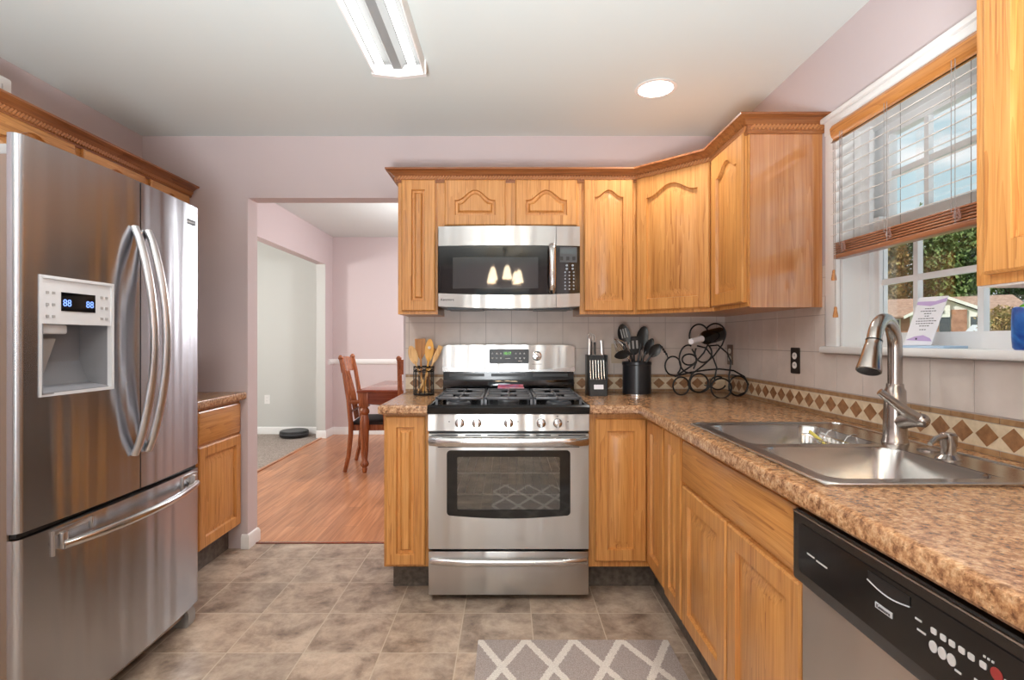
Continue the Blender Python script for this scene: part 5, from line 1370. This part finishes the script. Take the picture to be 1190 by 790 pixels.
TX0, TX1, TY0, TY1, TZ = -1.405, -.25, 4.86, 5.98, .778
tb = thing('dining_table', 'cherry wood dining table with turned legs beyond the doorway', 'table', ((TX0+TX1)/2, (TY0+TY1)/2, .002))
MB().box(TX0, TX1, TY0, TY1, TZ-.028, TZ, .008).build('tabletop', M['cherry_x'], tb)
MB().box(TX0+.03, TX1-.03, TY0+.03, TY0+.055, TZ-.135, TZ-.0285).box(TX0+.03, TX1-.03, TY1-.055, TY1-.03, TZ-.135, TZ-.0285).box(TX0+.03, TX0+.055, TY0+.055, TY1-.055, TZ-.135, TZ-.0285).box(TX1-.055, TX1-.03, TY0+.055, TY1-.055, TZ-.135, TZ-.0285).build('apron', M['cherry_x'], tb)
for x in (TX0+.06, TX1-.06):
    for y in (TY0+.06, TY1-.06):
        b = MB().box(x-.042, x+.042, y-.042, y+.042, TZ-.16, TZ-.0286, .003)
        b.lathe([(.036, .620), (.030, .605), (.043, .585), (.046, .57), (.043, .555), (.030, .54), (.036, .525), (.045, .48), (.042, .40), (.034, .20), (.026, .115), (.036, .095), (.040, .08), (.034, .062), (.022, .05), (.026, .03), (.018, 0)], (x, y, .002), 20)
        b.build('leg', M['cherry'], tb)
def chair(label, ox, oy, rot, arms=True):
    """local frame: seat faces +x, rear posts at x=0"""
    t = thing('dining_chair', label, 'chair', (ox, oy, .002), 'cherry dining chairs')
    c, s = math.cos(rot), math.sin(rot)
    R = lambda x, y, z: (ox+x*c-y*s, oy+x*s+y*c, .002+z)
    def tube(pts, *a, **k): return MB().tube([R(*p) for p in pts], *a, **k)
    W = .245
    for sy in (-1, 1):
        tube([(-.055, sy*W, 0), (-.02, sy*W, .15), (0, sy*W, .35), (0, sy*W, .47), (-.02, sy*W, .68), (-.062, sy*W, .94), (-.088, sy*W, 1.055)], [.019, .021, .024, .025, .023, .021, .019], 8).sphere(R(-.092, sy*W, 1.072), .026, seg=10, rings=6).build('rear_post', M['cherry'], t)
        b = MB()
        prof = [(.022, .44), (.016, .41), (.025, .39), (.018, .36), (.024, .30), (.02, .16), (.013, .08), (.02, .06), (.012, 0)]
        p = R(.43, sy*(W-.01), 0); b.lathe([(r, z) for r, z in prof], p, 12).build('front_leg', M['cherry'], t)
        if arms:
            tube([(0, sy*W, .655), (.12, sy*(W+.02), .66), (.30, sy*(W+.02), .645), (.36, sy*(W+.01), .63)], [.018, .02, .022, .02], 8).build('armrest', M['cherry'], t)
            p = R(.32, sy*(W+.005), 0); MB().lathe([(.014, .645), (.022, .60), (.016, .57), (.024, .54), (.018, .50), (.02, .43)], p, 12).build('arm_support', M['cherry'], t)
    # top rail and splat
    b = MB(); n = 10
    V = []
    for i in range(n+1):
        y = -W+2*W*i/n; bowx = -.03*math.sin(PI*i/n)
        for (dx, z) in ((-.075+.011, .93), (-.098+.011, 1.06+.02*math.sin(PI*i/n)), (-.098-.011, 1.06+.02*math.sin(PI*i/n)), (-.075-.011, .93)): V.append(R(dx+bowx, y, z))
    Fc = [(3, 2, 1, 0), tuple(n*4+k for k in range(4))]
    for i in range(n):
        for k in range(4): Fc.append((i*4+k, i*4+(k+1) % 4, i*4+4+(k+1) % 4, i*4+4+k))
    b.add(V, Fc).build('top_rail', M['cherry'], t)
    b = MB()
    for i in range(5):
        y = -.09+.045*i; b.tube([R(.005, y*.8, .47), R(-.03, y, .70), R(-.10, y*1.3, .94)], .008, 8)
    b.tube([R(-.008, -W, .56), R(-.008, W, .56)], .012, 8)
    b.build('back_splat', M['cherry'], t)
    b = MB(); q0 = [(-.0, -W+.01), (.46, -W-.005), (.46, W+.005), (0, W-.01)]
    b.prism(q0, lambda u, v, d: R(u, v, d), .385, .44).build('seat_frame', M['cherry'], t)
    b = MB(); V = []
    for z, k in ((.4405, .0), (.462, -.006), (.478, .02), (.484, .07)):
        for u, v in ((k+.012, -W+.02+k), (.465-k, -W+k), (.465-k, W-k), (k+.012, W-.02-k)): V.append(R(u, v, z))
    Fc = [(3, 2, 1, 0), (12, 13, 14, 15)]
    for i in range(3):
        for k in range(4): Fc.append((i*4+k, i*4+(k+1) % 4, i*4+4+(k+1) % 4, i*4+4+k))
    b.add(V, Fc).build('seat_cushion', M['seat'], t)
    return t
chair('dark cherry armchair at the left end of the dining table', -1.50, 5.19, math.radians(4))
chair('dark cherry chair at the near side of the table, one post showing', -.735, 4.79, math.radians(92), arms=False)

# ================================================================== OUTSIDE
dv = Vector((.648, .762, 0)); rvv = Vector((.762, -.648, 0))
def Wd(D, s, z): p = dv*D+rvv*s; return Vector((p.x, p.y, z))
q = MB()
D_ = [4, 20, 60, 84, 92, 200]; Z_ = [-.6, -.5, .9, 2.0, 2.1, 6.0]
V = [Wd(D, s, z) for D, z in zip(D_, Z_) for s in (-160, 160)]
q.add(V, [(2*i, 2*i+1, 2*i+3, 2*i+2) for i in range(5)])
g = struct('ground', q, M['grass'])
q = MB(); V = [Wd(D, s, z+.02) for D, z in ((66, 1.11), (82, 1.9)) for s in (-12, 14)]
struct('ground_drive', q.add(V, [(0, 1, 3, 2)]), M['drive'])
def hbox(b, s0, s1, d0, d1, z0, z1):
    P = [Wd(d, s, z) for z in (z0, z1) for d, s in ((d0, s0), (d0, s1), (d1, s1), (d1, s0))]
    b.add(P, [(0,3,2,1),(4,5,6,7),(0,1,5,4),(1,2,6,5),(2,3,7,6),(3,0,4,7)]); return b
def hroof(b, s0, s1, d0, d1, ze, zr, hip=0, th=.18):
    dm = (d0+d1)/2
    P = [Wd(d0, s0, ze), Wd(d0, s1, ze), Wd(dm, s1-hip, zr), Wd(dm, s0+hip, zr), Wd(d1, s0, ze), Wd(d1, s1, ze)]
    Q = [p-Vector((0, 0, th)) for p in P]
    b.add(P+Q, [(0,1,2,3), (3,2,5,4), (6,9,8,7), (9,10,11,8), (0,6,7,1), (4,5,11,10), (1,7,8,2), (2,8,11,5), (0,3,9,6), (3,4,10,9)]); return b
hs = thing('neighbour_house', 'single-storey brick house with tan roof seen through the window', 'house', Wd(90, 0, 2.0))
b = hbox(MB(), -11, 6.0, 88, 96, 1.6, 4.55); b.build('house_wall', M['hbrick'], hs)
hroof(MB(), -12, 7.4, 86.6, 97.4, 4.35, 7.0, 2.0).build('roof', M['roof'], hs)
# front gable wing
gs0, gs1, ga = -5.2, 2.9, -.95
P = [Wd(86, s, z) for s, z in ((gs0+.6, 1.6), (gs1-.5, 1.6), (gs1-.5, 4.6), (ga, 6.3), (gs0+.6, 4.35))]; Q = [p+dv*4 for p in P]
MB().add(P+Q, [(0,1,2,3,4), (9,8,7,6,5)]+[(i, (i+1) % 5, 5+(i+1) % 5, 5+i) for i in range(5)]).build('gable_wall', M['siding'], hs)
for (sa, za, sb, zb_) in ((gs0, 4.30, ga, 6.72), (ga, 6.72, gs1, 4.85)):
    P = [Wd(85.4, sa, za), Wd(85.4, sb, zb_), Wd(92, sb, zb_), Wd(92, sa, za)]; Q = [p-Vector((0, 0, .22)) for p in P]
    MB().add(P+Q, [(0,1,2,3), (7,6,5,4), (0,4,5,1), (1,5,6,2), (2,6,7,3), (3,7,4,0)]).build('gable_roof', M['roof'], hs)
    P = [Wd(85.3, sa, za+.06), Wd(85.3, sb, zb_+.06), Wd(85.3, sb, zb_-.34), Wd(85.3, sa, za-.34)]; Q = [p+dv*.12 for p in P]
    MB().add(P+Q, [(0,1,2,3), (7,6,5,4), (0,4,5,1), (1,5,6,2), (2,6,7,3), (3,7,4,0)]).build('fascia_board', M['siding'], hs)
hbox(MB(), -.5, 1.0, 85.85, 85.99, 1.7, 5.0).build('brick_panel', M['hbrick'], hs)
hbox(MB(), -2.0, -.6, 85.7, 85.98, 4.1, 5.6).build('porch_header', M['siding'], hs)
hbox(MB(), -1.45, -1.2, 85.6, 85.7, 4.6, 5.0).build('emblem', M['ink'], hs)
hbox(MB(), -1.6, -.6, 85.8, 85.98, 1.8, 4.1).build('entry_door', M['hwin'], hs)
hbox(MB(), -2.7, -1.7, 85.8, 85.98, 1.7, 4.1).build('brick_panel', M['hbrick'], hs)
w = hbox(MB(), 1.2, 2.2, 85.8, 85.99, 2.3, 4.2).build('window_frame', M['siding'], hs)
hbox(MB(), 1.32, 2.08, 85.75, 85.85, 2.42, 4.08).build('window_pane', M['hwin'], w)
w = hbox(MB(), -6.9, -5.7, 87.8, 87.99, 2.6, 4.1).build('window_frame', M['siding'], hs)
hbox(MB(), -6.75, -5.85, 87.7, 87.85, 2.75, 3.95).build('window_pane', M['hwin'], w)
o = hroof(MB(), .2, 3.4, 68, 72, 1.5, 2.75, 1.0).build('tent_canopy', M['lgrey'], loc=Wd(70, 1.8, 1.3))
tag(o, 'low pale grey canopy roof on the lawn before the house', 'canopy')

def leaves(b, c, rx, rz, n, size, rng, hollow=.45):
    for _ in range(n):
        while True:
            p = Vector((rng.uniform(-1, 1), rng.uniform(-1, 1), rng.uniform(-1, 1)))
            if hollow < p.length < 1: break
        k = 1+.35*mnoise.noise(p*2.3+Vector(c)*.13)
        p = Vector((c[0]+p.x*rx*k, c[1]+p.y*rx*k, c[2]+p.z*rz*k))
        a = Vector((rng.gauss(0, 1), rng.gauss(0, 1), rng.gauss(0, 1))).normalized(); u = a.orthogonal().normalized(); v = a.cross(u)
        s1, s2 = size*rng.uniform(.6, 1.3), size*rng.uniform(.5, 1.0)
        b.add([p-u*s1, p-v*s2*.6, p+u*s1, p+v*s2*.6], [(0, 1, 2, 3)])
def tree(label, D, s, hgt, r, mat, seed, n=1500, size=.55, base=None, name='leafy_tree', group='trees behind the neighbour house'):
    rng = random.Random(seed); z0 = base if base is not None else 2.0+(D-90)*.035
    p = Wd(D, s, z0); t = thing(name, label, 'tree', p, group)
    MB().tube([p-Vector((0, 0, .3)), p+Vector((.1, 0, hgt*.3)), p+Vector((0, .2, hgt*.7))], [r*.09, r*.07, r*.03], 8).build('trunk', M['bark'], t)
    b = MB()
    leaves(b, (p.x, p.y, z0+hgt*.56), r, hgt*.46, n, size, rng)
    for k in range(5):
        a = rng.uniform(0, 6.28); leaves(b, (p.x+r*.6*math.cos(a), p.y+r*.6*math.sin(a), z0+hgt*rng.uniform(.35, .85)), r*.5, hgt*.2, n//7, size, rng)
    b.build('crown', mat, t, smooth=False)
tree('rust and green autumn tree at the left of the window view', 110, -9.9, 18, 3.8, M['leaf3'], 1, 1700, .42)
tree('yellowing low tree behind the left end of the house roof', 104, -8.6, 8.5, 2.4, M['leaf3'], 2, 900, .34)
tree('tall dark green tree behind the house, left of the gable peak', 116, -5.0, 20, 5.6, M['leaf2'], 3, 2300, .48)
tree('tall mid green tree behind the house right above the gable', 112, .6, 18.5, 5.4, M['leaf1'], 4, 2300, .46)
tree('dark green tree behind the right end of the roof', 118, 6.2, 19.5, 5.8, M['leaf2'], 5, 2300, .48)
tree('far dark green tree farthest right behind the roof', 122, 12.5, 20, 6.0, M['leaf1'], 6, 1800, .5)
tree('distant dark green tree filling the gap behind the leaning card', 128, -1.5, 17, 6.5, M['leaf2'], 7, 1800, .55)
tree('distant dark green tree filling the gap on the left', 130, -12.5, 18, 6.5, M['leaf2'], 8, 1500, .55)
tree('broad green tree far right of the neighbour house, beside the lawn', 112, 23, 18, 6.5, M['leaf1'], 21, 1100, .6)
tree('tall dark green tree farthest right along the lawn edge', 116, 38, 19, 7.0, M['leaf2'], 22, 1100, .65)
tree('green tree far left of the neighbour house, beside the lawn', 110, -24, 18, 6.5, M['leaf1'], 23, 1100, .6)
rng = random.Random(11); p = Wd(62, 3.05, 1.0); t = thing('garden_bush', 'big brownish green bush before the right end of the house', 'bush', p)
b = MB(); leaves(b, (p.x, p.y, 2.6), 1.75, 1.65, 1800, .16, rng, .2); b.build('foliage', M['leaf3'], t, smooth=False)
MB().tube([p-Vector((0, 0, .3)), p+Vector((0, 0, 1.4))], .12, 8).build('stem', M['bark'], t)
